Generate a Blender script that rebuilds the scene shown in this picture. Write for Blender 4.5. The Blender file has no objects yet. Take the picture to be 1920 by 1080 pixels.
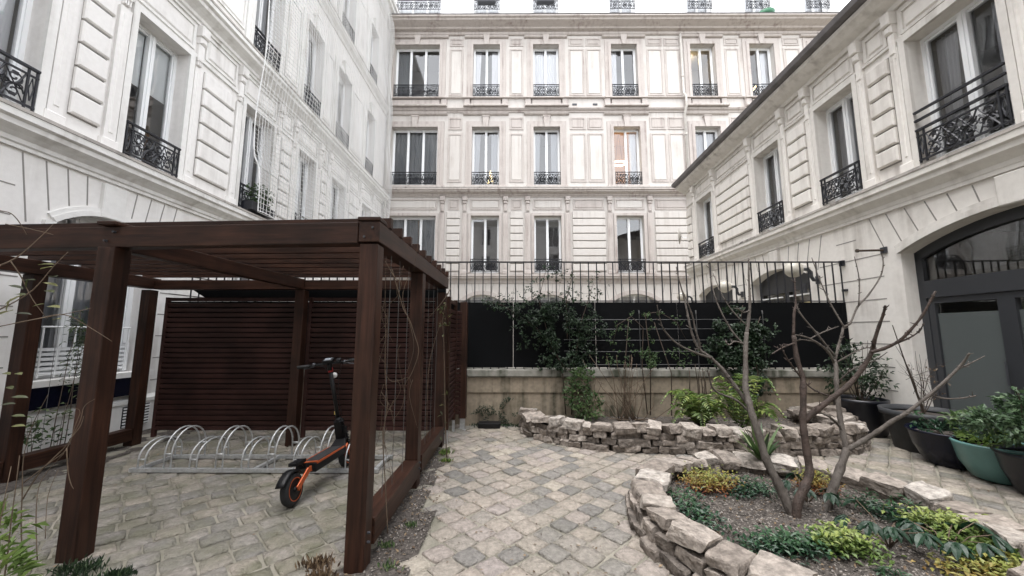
import bpy, math, random
from mathutils import Vector, Matrix, noise
C = bpy.context.scene
COL = C.collection
R = math.radians
random.seed(7)

# ---------------------------------------------------------------- camera, sky, sun, exposure
def make_camera():
    cd = bpy.data.cameras.new('camera')
    cd.lens = 700 / 1920 * 36.0
    cd.sensor_width = 36.0
    cd.clip_start = 0.05
    cd.clip_end = 300
    o = bpy.data.objects.new('camera', cd)
    COL.objects.link(o)
    p, r, y = R(6.9), R(0.05), R(-0.3)
    f0 = Vector((math.sin(y), math.cos(y), 0)); r0 = Vector((math.cos(y), -math.sin(y), 0)); u0 = Vector((0, 0, 1))
    f = f0 * math.cos(p) + u0 * math.sin(p); u = u0 * math.cos(p) - f0 * math.sin(p)
    rr = r0 * math.cos(r) + u * math.sin(r); uu = -r0 * math.sin(r) + u * math.cos(r)
    m = Matrix((rr, uu, -f)).transposed().to_4x4()
    m.translation = Vector((0, 0, 1.6))
    o.matrix_world = m
    C.camera = o
make_camera()

SUN_EL, SUN_AZ = 74.0, 215.0      # overcast: soft, high
w = bpy.data.worlds.new('World'); C.world = w; w.use_nodes = True
nt = w.node_tree; bg = nt.nodes['Background']
sky = nt.nodes.new('ShaderNodeTexSky'); sky.sky_type = 'NISHITA'; sky.sun_disc = False
sky.sun_elevation = R(SUN_EL); sky.sun_rotation = R(SUN_AZ); sky.air_density = 1.0; sky.dust_density = 1.5; sky.ozone_density = 1.0
hs = nt.nodes.new('ShaderNodeHueSaturation'); hs.inputs['Saturation'].default_value = 0.14
nt.links.new(sky.outputs[0], hs.inputs['Color']); nt.links.new(hs.outputs[0], bg.inputs[0])
bg.inputs[1].default_value = 0.15
sl = bpy.data.lights.new('sun', 'SUN'); sl.energy = 0.55; sl.angle = R(50); sl.color = (1, 0.97, 0.93)
so = bpy.data.objects.new('sun', sl); COL.objects.link(so)
so.rotation_euler = (R(90 - SUN_EL), 0, R(180 - SUN_AZ))
C.view_settings.view_transform = 'Standard'; C.view_settings.look = 'None'
C.view_settings.exposure = 2.28; C.view_settings.gamma = 1.0
C.render.engine = 'CYCLES'
C.cycles.max_bounces = 8; C.cycles.diffuse_bounces = 4; C.cycles.glossy_bounces = 4; C.cycles.transparent_max_bounces = 12
C.cycles.transmission_bounces = 4; C.cycles.caustics_reflective = False; C.cycles.caustics_refractive = False

# ---------------------------------------------------------------- materials
def mat(name, col, rough=0.7, metal=0.0, noise_s=None, noise_amt=0.15, col2=None, bump=0.0, bump_s=40, spec=0.5, stretch=None, tint=None, emit=None):
    m = bpy.data.materials.new(name); m.use_nodes = True
    n = m.node_tree.nodes; L = m.node_tree.links
    b = n['Principled BSDF']
    b.inputs['Base Color'].default_value = (*col, 1); b.inputs['Roughness'].default_value = rough
    b.inputs['Metallic'].default_value = metal; b.inputs['Specular IOR Level'].default_value = spec
    tc = n.new('ShaderNodeTexCoord'); mp = n.new('ShaderNodeMapping'); L.new(tc.outputs['Object'], mp.inputs[0])
    if stretch: mp.inputs['Scale'].default_value = stretch
    src = None
    if tint:                                   # tint = list of (pos, colour) read from the 'tint' attribute
        at = n.new('ShaderNodeAttribute'); at.attribute_name = 'tint'
        cr = n.new('ShaderNodeValToRGB'); el = cr.color_ramp.elements
        el[0].position = tint[0][0]; el[0].color = (*tint[0][1], 1); el[1].position = tint[-1][0]; el[1].color = (*tint[-1][1], 1)
        for p, c in tint[1:-1]:
            e = el.new(p); e.color = (*c, 1)
        L.new(at.outputs['Fac'], cr.inputs[0]); src = cr.outputs[0]
    if noise_s:
        nz = n.new('ShaderNodeTexNoise'); nz.inputs['Scale'].default_value = noise_s; nz.inputs['Detail'].default_value = 6; nz.inputs['Roughness'].default_value = 0.6
        L.new(mp.outputs[0], nz.inputs[0])
        cr2 = n.new('ShaderNodeValToRGB'); cr2.color_ramp.elements[0].position = 0.32; cr2.color_ramp.elements[1].position = 0.68
        L.new(nz.outputs[0], cr2.inputs[0])
        mx = n.new('ShaderNodeMix'); mx.data_type = 'RGBA'
        c2 = col2 if col2 else tuple(c * (1 - noise_amt * 2) for c in col)
        if src is None:
            mx.inputs[6].default_value = (*col, 1); mx.inputs[7].default_value = (*c2, 1); L.new(cr2.outputs[0], mx.inputs[0])
        else:
            mx.blend_type = 'MULTIPLY'; mx.inputs[0].default_value = 1.0; L.new(src, mx.inputs[6])
            mr = n.new('ShaderNodeMapRange'); mr.inputs[3].default_value = 1 - noise_amt * 2; mr.inputs[4].default_value = 1.0
            L.new(cr2.outputs[0], mr.inputs[0]); L.new(mr.outputs[0], mx.inputs[7])
        src = mx.outputs[2]
    if src is not None: L.new(src, b.inputs['Base Color'])
    if bump:
        nb = n.new('ShaderNodeTexNoise'); nb.inputs['Scale'].default_value = bump_s; nb.inputs['Detail'].default_value = 5
        L.new(mp.outputs[0], nb.inputs[0]); bp = n.new('ShaderNodeBump'); bp.inputs['Strength'].default_value = bump; bp.inputs['Distance'].default_value = 0.02
        L.new(nb.outputs[0], bp.inputs['Height']); L.new(bp.outputs[0], b.inputs['Normal'])
    if emit:
        b.inputs['Emission Color'].default_value = (*emit[0], 1); b.inputs['Emission Strength'].default_value = emit[1]
    return m

def stucco(name, base, dirt, streak=0.35, seed=0.0):
    """painted render: soft mottling, vertical rain streaks, grey grime gathering in blotches"""
    m = bpy.data.materials.new(name); m.use_nodes = True
    n = m.node_tree.nodes; L = m.node_tree.links; b = n['Principled BSDF']; b.inputs['Roughness'].default_value = 0.85; b.inputs['Specular IOR Level'].default_value = 0.25
    tc = n.new('ShaderNodeTexCoord')
    def nz(scale, vec, lo, hi, det=6):
        mp = n.new('ShaderNodeMapping'); mp.inputs['Scale'].default_value = vec; mp.inputs['Location'].default_value = (seed, seed * 2, 0)
        L.new(tc.outputs['Object'], mp.inputs[0]); t = n.new('ShaderNodeTexNoise'); t.inputs['Scale'].default_value = scale; t.inputs['Detail'].default_value = det
        L.new(mp.outputs[0], t.inputs[0]); mr = n.new('ShaderNodeMapRange'); mr.inputs[1].default_value = lo; mr.inputs[2].default_value = hi
        L.new(t.outputs[0], mr.inputs[0]); return mr.outputs[0]
    a = nz(1.0, (7, 7, 0.35), 0.44, 0.72); c = nz(1.3, (1, 1, 1), 0.4, 0.75); d = nz(14, (1, 1, 1), 0.35, 0.75)
    mu = n.new('ShaderNodeMath'); mu.operation = 'MULTIPLY'; L.new(a, mu.inputs[0]); L.new(c, mu.inputs[1])
    mu2 = n.new('ShaderNodeMath'); mu2.operation = 'MULTIPLY_ADD'; L.new(d, mu2.inputs[0]); mu2.inputs[1].default_value = 0.15; L.new(mu.outputs[0], mu2.inputs[2])
    mu3 = n.new('ShaderNodeMath'); mu3.operation = 'MULTIPLY'; mu3.inputs[1].default_value = streak * 2; mu3.use_clamp = True; L.new(mu2.outputs[0], mu3.inputs[0])
    mx = n.new('ShaderNodeMix'); mx.data_type = 'RGBA'; mx.inputs[6].default_value = (*base, 1); mx.inputs[7].default_value = (*dirt, 1)
    L.new(mu3.outputs[0], mx.inputs[0]); L.new(mx.outputs[2], b.inputs['Base Color'])
    nb = n.new('ShaderNodeTexNoise'); nb.inputs['Scale'].default_value = 60; L.new(tc.outputs['Object'], nb.inputs[0])
    bp = n.new('ShaderNodeBump'); bp.inputs['Strength'].default_value = 0.15; bp.inputs['Distance'].default_value = 0.01; L.new(nb.outputs[0], bp.inputs['Height']); L.new(bp.outputs[0], b.inputs['Normal'])
    return m

M = {}
M['wall_left'] = stucco('cream_render', (0.82, 0.80, 0.78), (0.40, 0.37, 0.34), 0.42)
M['wall_right'] = stucco('ivory_render', (0.79, 0.757, 0.715), (0.37, 0.33, 0.295), 0.45, 3.1)
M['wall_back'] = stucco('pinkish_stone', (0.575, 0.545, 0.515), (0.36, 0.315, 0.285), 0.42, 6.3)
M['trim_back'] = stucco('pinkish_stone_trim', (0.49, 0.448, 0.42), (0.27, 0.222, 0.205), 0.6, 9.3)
M['trim_left'] = stucco('cream_trim', (0.80, 0.79, 0.77), (0.38, 0.35, 0.32), 0.45, 4.4)
M['trim_right'] = stucco('ivory_trim', (0.72, 0.69, 0.65), (0.34, 0.31, 0.28), 0.5, 5.4)
M['cap'] = stucco('weathered_ledge', (0.46, 0.43, 0.40), (0.14, 0.13, 0.12), 0.8, 1.7)
M['attic'] = mat('white_attic_render', (0.85, 0.85, 0.85), 0.8)
M['zinc'] = mat('dark_zinc', (0.16, 0.15, 0.15), 0.5, 0.3, 6, 0.2)
M['joint'] = mat('mortar_and_recess_shade', (0.26, 0.245, 0.23), 0.9)  # mortar of the joint lines; also the shade painted behind rusticated courses
M['white'] = mat('white_window_paint', (0.82, 0.83, 0.84), 0.35)
M['iron'] = mat('black_iron', (0.018, 0.019, 0.024), 0.42, 0.2)
M['iron_grey'] = mat('worn_iron', (0.05, 0.052, 0.06), 0.5, 0.2)
M['curtain'] = mat('white_curtain', (0.90, 0.90, 0.92), 0.9)
M['curtain_grey'] = mat('grey_curtain', (0.50, 0.51, 0.54), 0.9)
M['curtain_dark'] = mat('dark_curtain', (0.16, 0.18, 0.20), 0.9)
M['room'] = mat('dim_room', (0.16, 0.15, 0.145), 0.9)
M['room_light'] = mat('grey_room', (0.40, 0.40, 0.43), 0.9)
M['room_warm'] = mat('lit_warm_room', (0.36, 0.23, 0.15), 0.9, emit=((0.75, 0.40, 0.22), 0.045))
M['room_yellow'] = mat('yellow_blind_lit', (0.6, 0.5, 0.25), 0.9, emit=((0.8, 0.66, 0.33), 0.16))
M['bulb'] = mat('glowing_lamp', (1, 0.8, 0.5), 0.5, emit=((1.0, 0.74, 0.36), 3.5))
M['blind'] = mat('pale_roller_blind', (0.90, 0.93, 0.92), 0.8)
M['doorframe'] = mat('charcoal_frame_paint', (0.035, 0.037, 0.042), 0.4)
M['door_reflection'] = mat('grey_pane_reflection', (0.10, 0.112, 0.112), 0.22)  # pale reflection of the door panes put into a grey colour
M['globe'] = mat('opal_globe', (0.50, 0.47, 0.41), 0.25)
M['pipe'] = mat('cream_pipe', (0.55, 0.52, 0.48), 0.6, 0, 8, 0.12)

def glass(name, col, refl=1.0, base_t=0.09):
    m = bpy.data.materials.new(name); m.use_nodes = True
    n = m.node_tree.nodes; L = m.node_tree.links; n.clear()
    out = n.new('ShaderNodeOutputMaterial'); tr = n.new('ShaderNodeBsdfTransparent'); tr.inputs[0].default_value = (*col, 1)
    gl = n.new('ShaderNodeBsdfGlossy'); gl.inputs['Roughness'].default_value = 0.02; gl.inputs[0].default_value = (1, 1, 1, 1)
    fr = n.new('ShaderNodeFresnel'); fr.inputs[0].default_value = 1.5
    mr = n.new('ShaderNodeMapRange'); mr.inputs[3].default_value = base_t * refl; mr.inputs[4].default_value = 1.0 * refl
    L.new(fr.outputs[0], mr.inputs[0]); mx = n.new('ShaderNodeMixShader'); L.new(mr.outputs[0], mx.inputs[0]); L.new(tr.outputs[0], mx.inputs[1]); L.new(gl.outputs[0], mx.inputs[2]); L.new(mx.outputs[0], out.inputs[0])
    tcn = n.new('ShaderNodeTexCoord'); nz = n.new('ShaderNodeTexNoise'); nz.inputs['Scale'].default_value = 1.6; nz.inputs['Detail'].default_value = 1
    L.new(tcn.outputs['Object'], nz.inputs[0]); bp = n.new('ShaderNodeBump'); bp.inputs['Strength'].default_value = 0.12; bp.inputs['Distance'].default_value = 0.03
    L.new(nz.outputs[0], bp.inputs['Height']); L.new(bp.outputs[0], gl.inputs['Normal'])
    return m
M['glass'] = glass('window_glass', (0.93, 0.94, 0.95), 1.0)
M['glass_door'] = glass('door_glass', (0.80, 0.84, 0.84), 1.0, 0.12)

def wood(name, c1, c2, rough=0.45):
    m = bpy.data.materials.new(name); m.use_nodes = True
    n = m.node_tree.nodes; L = m.node_tree.links; b = n['Principled BSDF']; b.inputs['Roughness'].default_value = rough; b.inputs['Specular IOR Level'].default_value = 0.24
    g = n.new('ShaderNodeNewGeometry'); tc = n.new('ShaderNodeTexCoord'); at = n.new('ShaderNodeAttribute'); at.attribute_name = 'grain'
    sep = n.new('ShaderNodeSeparateXYZ'); L.new(tc.outputs['Object'], sep.inputs[0])
    mp = n.new('ShaderNodeVectorMath'); mp.operation = 'MULTIPLY'; L.new(tc.outputs['Object'], mp.inputs[0]); L.new(at.outputs['Vector'], mp.inputs[1])
    t = n.new('ShaderNodeTexNoise'); t.inputs['Scale'].default_value = 1.0; t.inputs['Detail'].default_value = 7; t.inputs['Roughness'].default_value = 0.65; t.inputs['Distortion'].default_value = 0.6; L.new(mp.outputs[0], t.inputs[0])
    cr = n.new('ShaderNodeValToRGB'); cr.color_ramp.elements[0].position = 0.3; cr.color_ramp.elements[0].color = (*c1, 1); cr.color_ramp.elements[1].position = 0.7; cr.color_ramp.elements[1].color = (*c2, 1)
    L.new(t.outputs[0], cr.inputs[0])
    t2 = n.new('ShaderNodeTexNoise'); t2.inputs['Scale'].default_value = 2.2; t2.inputs['Detail'].default_value = 3; L.new(tc.outputs['Object'], t2.inputs[0])
    mr = n.new('ShaderNodeMapRange'); mr.inputs[1].default_value = 0.35; mr.inputs[2].default_value = 0.7; mr.inputs[3].default_value = 0.6; mr.inputs[4].default_value = 1.35; L.new(t2.outputs[0], mr.inputs[0])
    mx = n.new('ShaderNodeMix'); mx.data_type = 'RGBA'; mx.blend_type = 'MULTIPLY'; mx.inputs[0].default_value = 1; L.new(cr.outputs[0], mx.inputs[6]); L.new(mr.outputs[0], mx.inputs[7])
    L.new(mx.outputs[2], b.inputs['Base Color'])
    bp = n.new('ShaderNodeBump'); bp.inputs['Strength'].default_value = 0.25; bp.inputs['Distance'].default_value = 0.004; L.new(t.outputs[0], bp.inputs['Height']); L.new(bp.outputs[0], b.inputs['Normal'])
    return m
M['wood'] = wood('red_brown_stained_wood', (0.013, 0.0058, 0.004), (0.054, 0.0235, 0.0145), 0.48)
M['louvre'] = wood('dark_maroon_louvre', (0.030, 0.0135, 0.012), (0.052, 0.023, 0.019), 0.55)
M['galv'] = mat('galvanised_steel', (0.62, 0.63, 0.64), 0.42, 0.55, 30, 0.15)
M['panel'] = mat('black_sheet_metal', (0.003, 0.0035, 0.0045), 0.7, 0.0, 3, 0.2, spec=0.12)
M['wire'] = mat('steel_wire', (0.13, 0.13, 0.13), 0.4, 0.6)
M['dwarf'] = stucco('weathered_low_wall', (0.33, 0.275, 0.21), (0.07, 0.065, 0.045), 1.3, 2.2)
M['coping'] = stucco('mossy_coping', (0.30, 0.29, 0.26), (0.07, 0.075, 0.055), 1.3, 8.8)
M['net'] = mat('white_net_cord', (0.8, 0.8, 0.8), 0.8)
M['black'] = mat('black_plastic', (0.006, 0.006, 0.007), 0.4, spec=.3)
M['rubber'] = mat('tyre_rubber', (0.016, 0.016, 0.017), 0.8, bump=0.3, bump_s=120)
M['orange'] = mat('orange_anodised', (0.48, 0.10, 0.03), 0.3, 0.3)
M['deck'] = mat('grip_tape', (0.02, 0.02, 0.022), 0.9, bump=0.4, bump_s=300)
M['red'] = mat('red_clamp', (0.35, 0.02, 0.02), 0.4)
M['bark'] = mat('grey_brown_bark', (0.12, 0.104, 0.092), 0.8, 0, 14, 0.25, (0.05, 0.04, 0.033), 0.5, 60, stretch=(1, 1, 0.5))
M['bark_red'] = mat('red_brown_bark', (0.068, 0.045, 0.036), 0.75, 0, 14, 0.25, (0.026, 0.018, 0.014), 0.5, 60)
M['stem'] = mat('dry_stem', (0.14, 0.10, 0.068), 0.85, 0, 12, 0.2)
M['stem_dark'] = mat('dark_stem', (0.05, 0.035, 0.025), 0.85)
M['pot_black'] = mat('black_resin_pot', (0.010, 0.011, 0.016), 0.35)
M['pot_grey'] = mat('charcoal_planter', (0.045, 0.047, 0.052), 0.6, 0, 5, 0.2)
M['pot_teal'] = mat('teal_glazed_pot', (0.115, 0.235, 0.22), 0.25, 0, 3, 0.12)
M['pot_navy'] = mat('navy_glazed_pot', (0.004, 0.005, 0.014), 0.25, spec=.35)

def leafm(name, ramp, rough=0.5, trans=0.25):
    m = mat(name, (0.1, 0.2, 0.05), rough, tint=ramp)
    b = m.node_tree.nodes['Principled BSDF']
    n = m.node_tree.nodes; L = m.node_tree.links
    t = n.new('ShaderNodeBsdfTranslucent'); mx = n.new('ShaderNodeMixShader'); mx.inputs[0].default_value = trans
    cr = [x for x in n if x.type == 'VALTORGB'][0]; L.new(cr.outputs[0], t.inputs[0])
    out = n['Material Output']; L.new(b.outputs[0], mx.inputs[1]); L.new(t.outputs[0], mx.inputs[2]); L.new(mx.outputs[0], out.inputs[0])
    return m
M['leaf_ivy'] = leafm('ivy_leaf', [(0, (0.010, 0.022, 0.010)), (0.6, (0.02, 0.042, 0.018)), (0.9, (0.045, 0.08, 0.035)), (1, (0.12, 0.16, 0.08))])
M['leaf_dark'] = leafm('dark_leaf', [(0, (0.008, 0.03, 0.014)), (0.6, (0.02, 0.06, 0.03)), (1, (0.06, 0.13, 0.06))], 0.4)
M['leaf_mid'] = leafm('mid_leaf', [(0, (0.02, 0.045, 0.015)), (0.6, (0.06, 0.11, 0.035)), (1, (0.18, 0.235, 0.1))])
M['leaf_lime'] = leafm('lime_leaf', [(0, (0.06, 0.11, 0.022)), (0.6, (0.13, 0.20, 0.045)), (1, (0.29, 0.34, 0.10))])
M['leaf_gold'] = leafm('golden_leaf', [(0, (0.16, 0.03, 0.02)), (0.3, (0.28, 0.08, 0.03)), (0.5, (0.30, 0.19, 0.05)), (1, (0.27, 0.30, 0.08))])
M['leaf_shrub'] = leafm('shrub_leaf', [(0, (0.025, 0.05, 0.025)), (0.6, (0.07, 0.125, 0.06)), (1, (0.2, 0.27, 0.15))])
M['leaf_dry'] = leafm('dead_leaf', [(0, (0.05, 0.03, 0.02)), (0.6, (0.14, 0.09, 0.05)), (1, (0.3, 0.22, 0.14))])
M['leaf_climber'] = leafm('olive_leaf', [(0, (0.025, 0.03, 0.012)), (0.5, (0.06, 0.07, 0.025)), (1, (0.2, 0.2, 0.08))])

# cobbles and stones
def cobble_mat():
    m = mat('sandstone_setts', (0.3, 0.27, 0.24), 0.74, noise_s=22, noise_amt=0.2, bump=1.0, bump_s=46, spec=0.3,
            tint=[(0.0, (0.215, 0.203, 0.19)), (0.2, (0.28, 0.26, 0.237)), (0.42, (0.355, 0.315, 0.27)), (0.6, (0.39, 0.338, 0.29)), (0.78, (0.345, 0.302, 0.28)), (1.0, (0.42, 0.375, 0.315))])
    n = m.node_tree.nodes; L = m.node_tree.links; b = n['Principled BSDF']
    old = b.inputs['Base Color'].links[0].from_socket
    at = n.new('ShaderNodeAttribute'); at.attribute_name = 'moss'
    tc = n.new('ShaderNodeTexCoord'); nz = n.new('ShaderNodeTexNoise'); nz.inputs['Scale'].default_value = 3.5; nz.inputs['Detail'].default_value = 8; L.new(tc.outputs['Object'], nz.inputs[0])
    mr = n.new('ShaderNodeMapRange'); mr.inputs[1].default_value = 0.38; mr.inputs[2].default_value = 0.66; L.new(nz.outputs[0], mr.inputs[0])
    mu = n.new('ShaderNodeMath'); mu.operation = 'MULTIPLY'; L.new(mr.outputs[0], mu.inputs[0]); L.new(at.outputs['Fac'], mu.inputs[1])
    mx = n.new('ShaderNodeMix'); mx.data_type = 'RGBA'; L.new(mu.outputs[0], mx.inputs[0]); L.new(old, mx.inputs[6]); mx.inputs[7].default_value = (0.14, 0.135, 0.095, 1)
    L.new(mx.outputs[2], b.inputs['Base Color']); return m
M['cobble'] = cobble_mat()
M['sand'] = mat('sandy_joint', (0.31, 0.285, 0.24), 0.95, 0, 1.6, 0.2, (0.12, 0.115, 0.085), 0.5, 90)
M['soil'] = mat('gravelly_soil', (0.115, 0.098, 0.086), 0.95, 0, 30, 0.3, (0.035, 0.029, 0.025), 0.9, 50)
M['gravel'] = mat('gravel_chips', (0.2, 0.18, 0.16), 0.9, tint=[(0, (0.045, 0.038, 0.034)), (0.6, (0.13, 0.115, 0.10)), (1, (0.30, 0.27, 0.245))])
M['rock'] = mat('rough_limestone', (0.3, 0.26, 0.22), 0.85, noise_s=19, noise_amt=0.30, bump=1.0, bump_s=30, spec=0.2,
                tint=[(0, (0.13, 0.112, 0.10)), (0.3, (0.25, 0.215, 0.187)), (0.6, (0.37, 0.32, 0.28)), (0.8, (0.45, 0.40, 0.355)), (1, (0.56, 0.515, 0.47))])

# ---------------------------------------------------------------- mesh builder and tagging
class MB:
    def __init__(s): s.v = []; s.f = []; s.t = []; s.g = None; s.ms = []
    def add(s, vs, fs, t=0.5):
        o = len(s.v); s.v.extend([tuple(p) for p in vs]); s.f.extend([tuple(o + i for i in q) for q in fs]); s.t.extend([t] * len(fs))
    def box(s, x0, x1, y0, y1, z0, z1, t=0.5):
        if x0 > x1: x0, x1 = x1, x0
        if y0 > y1: y0, y1 = y1, y0
        if z0 > z1: z0, z1 = z1, z0
        s.add([(x0, y0, z0), (x1, y0, z0), (x1, y1, z0), (x0, y1, z0), (x0, y0, z1), (x1, y0, z1), (x1, y1, z1), (x0, y1, z1)],
              [(3, 2, 1, 0), (4, 5, 6, 7), (0, 1, 5, 4), (1, 2, 6, 5), (2, 3, 7, 6), (3, 0, 4, 7)], t)
    def obox(s, c, ax, ay, az, t=0.5):       # oriented: centre and three half-axis vectors
        c = Vector(c); ax = Vector(ax); ay = Vector(ay); az = Vector(az)
        vs = [c + ax * i + ay * j + az * k for k in (-1, 1) for (i, j) in ((-1, -1), (1, -1), (1, 1), (-1, 1))]
        s.add(vs, [(3, 2, 1, 0), (4, 5, 6, 7), (0, 1, 5, 4), (1, 2, 6, 5), (2, 3, 7, 6), (3, 0, 4, 7)], t)
    def bar(s, a, b, w, h, t=0.5, up=(0, 0, 1)):
        a = Vector(a); b = Vector(b); d = (b - a); l = d.length; d.normalize(); u = Vector(up)
        sx = d.cross(u); sx = sx.normalized() if sx.length > 1e-4 else Vector((1, 0, 0)); uu = sx.cross(d).normalized()
        s.obox((a + b) / 2, d * l / 2, sx * w / 2, uu * h / 2, t)
    def tube(s, pts, r, n=6, t=0.5, cap=True):
        pts = [Vector(p) for p in pts]; m = len(pts)
        rs = r if isinstance(r, (list, tuple)) else [r] * m
        base = len(s.v); prev = None
        for i, p in enumerate(pts):
            d = (pts[min(i + 1, m - 1)] - pts[max(i - 1, 0)])
            d = d.normalized() if d.length > 1e-7 else Vector((0, 0, 1))
            if prev is None:
                a = d.cross(Vector((0, 0, 1)) if abs(d.z) < 0.9 else Vector((1, 0, 0))).normalized()
            else:
                a = prev - d * prev.dot(d); a = a.normalized() if a.length > 1e-6 else d.orthogonal().normalized()
            prev = a; b = d.cross(a)
            for k in range(n):
                th = 2 * math.pi * k / n
                s.v.append(tuple(p + (a * math.cos(th) + b * math.sin(th)) * rs[i]))
        for i in range(m - 1):
            for k in range(n):
                k2 = (k + 1) % n
                s.f.append((base + i * n + k, base + i * n + k2, base + (i + 1) * n + k2, base + (i + 1) * n + k)); s.t.append(t)
        if cap:
            s.f.append(tuple(base + k for k in range(n))[::-1]); s.t.append(t)
            s.f.append(tuple(base + (m - 1) * n + k for k in range(n))); s.t.append(t)
    def lathe(s, prof, c=(0, 0, 0), n=28, t=0.5, axis='z'):
        base = len(s.v); c = Vector(c)
        for r, z in prof:
            for k in range(n):
                th = 2 * math.pi * k / n; x, y = r * math.cos(th), r * math.sin(th)
                p = (x, y, z) if axis == 'z' else ((x, z, y) if axis == 'y' else (z, x, y))
                s.v.append(tuple(c + Vector(p)))
        for i in range(len(prof) - 1):
            for k in range(n):
                k2 = (k + 1) % n; s.f.append((base + i * n + k, base + i * n + k2, base + (i + 1) * n + k2, base + (i + 1) * n + k)); s.t.append(t)
    def cbox(s, x0, x1, y0, y1, z0, z1, c=0.015, t=0.5):
        """box whose -y face is chamfered (front face of a moulded stone)"""
        s.add([(x0, y1, z0), (x1, y1, z0), (x1, y1, z1), (x0, y1, z1), (x0, y0 + c, z0), (x1, y0 + c, z0), (x1, y0 + c, z1), (x0, y0 + c, z1),
               (x0 + c, y0, z0 + c), (x1 - c, y0, z0 + c), (x1 - c, y0, z1 - c), (x0 + c, y0, z1 - c)],
              [(3, 2, 1, 0), (0, 1, 5, 4), (1, 2, 6, 5), (2, 3, 7, 6), (3, 0, 4, 7), (4, 5, 9, 8), (5, 6, 10, 9), (6, 7, 11, 10), (7, 4, 8, 11), (8, 9, 10, 11)], t)
    def build(s, name, m, parent=None, smooth=False, grain=None, bevel=0, loc=None, attrs=None):
        me = bpy.data.meshes.new(name); me.from_pydata(s.v, [], s.f); me.update()
        a = me.attributes.new('tint', 'FLOAT', 'FACE'); a.data.foreach_set('value', s.t)
        if grain is not None:
            g = me.attributes.new('grain', 'FLOAT_VECTOR', 'FACE'); g.data.foreach_set('vector', list(grain) * len(s.f))
        if attrs:
            for k, vals in attrs.items():
                q = me.attributes.new(k, 'FLOAT', 'FACE'); q.data.foreach_set('value', vals)
        if isinstance(m, (list, tuple)):
            for x in m: me.materials.append(x)
            if s.ms: me.polygons.foreach_set('material_index', s.ms)
        else: me.materials.append(m)
        if smooth: me.polygons.foreach_set('use_smooth', [True] * len(s.f))
        o = bpy.data.objects.new(name, me); COL.objects.link(o)
        if loc: o.location = loc
        if parent: o.parent = parent
        if bevel:
            b = o.modifiers.new('bevel', 'BEVEL'); b.width = bevel; b.segments = 2; b.limit_method = 'ANGLE'
        return o

def tag(o, label=None, cat=None, group=None, kind=None):
    if label: o['label'] = label
    if cat: o['category'] = cat
    if group: o['group'] = group
    if kind: o['kind'] = kind
    return o
def empty(name, loc=(0, 0, 0), rz=0.0, label=None, cat=None, group=None):
    o = bpy.data.objects.new(name, None); COL.objects.link(o); o.location = loc; o.rotation_euler = (0, 0, rz)
    o.empty_display_size = 0.2
    return tag(o, label, cat, group)
def copy_tree(o, parent=None):
    c = o.copy(); COL.objects.link(c)
    if parent: c.parent = parent
    for ch in list(o.children): copy_tree(ch, c)
    return c
rnd = random.Random(11)
def U(a, b): return rnd.uniform(a, b)

# back-projection of photograph measurements to places in the courtyard (used for the branch skeletons)
CAMM = C.camera.matrix_world.copy()
def at_depth(px, py, Y):
    d = CAMM.to_3x3() @ Vector(((px - 960) / 700, (540 - py) / 700, -1.0))
    return Vector((0, 0, 1.6)) + d * (Y / d.y)

# ================================================================ GROUND
g = MB(); g.add([(-60, -40, -0.03), (60, -40, -0.03), (60, 60, -0.03), (-60, 60, -0.03)], [(0, 1, 2, 3)])
tag(g.build('ground', M['sand']), kind='structure')

RING1 = (2.35, 3.2, 1.22, 1.18)
def in_ring1(x, y, k=1.0): return ((x - RING1[0]) / (RING1[2] * k)) ** 2 + ((y - RING1[1]) / (RING1[3] * k)) ** 2 < 1
BED2 = [(0.28, 6.72), (0.24, 6.35), (0.42, 5.98), (0.86, 5.62), (1.42, 5.40), (2.1, 5.31), (2.9, 5.26), (3.7, 5.24), (4.4, 5.30), (4.85, 5.52), (5.0, 5.9), (4.9, 6.3), (4.8, 6.7)]
def in_poly(x, y, P):
    c = False; j = len(P) - 1
    for i in range(len(P)):
        if (P[i][1] > y) != (P[j][1] > y) and x < (P[j][0] - P[i][0]) * (y - P[i][1]) / (P[j][1] - P[i][1]) + P[i][0]: c = not c
        j = i
    return c
def strip_soil(x, y):          # soil margin beside the pergola's right rail and its left one, planted corner at lower left
    if 1.9 < y < 5.45 and -1.2 < x < -0.80 + 0.12 * noise.noise(Vector((y * 2.3, 0, 0))) + (0.10 if y < 3.6 else -0.06): return True
    if x < -5.15 + 0.1 * noise.noise(Vector((y * 2, 5, 0))): return True
    if x < -2.75 + 0.12 * math.sin(y * 5) and y < 2.62: return True
    return False
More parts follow.
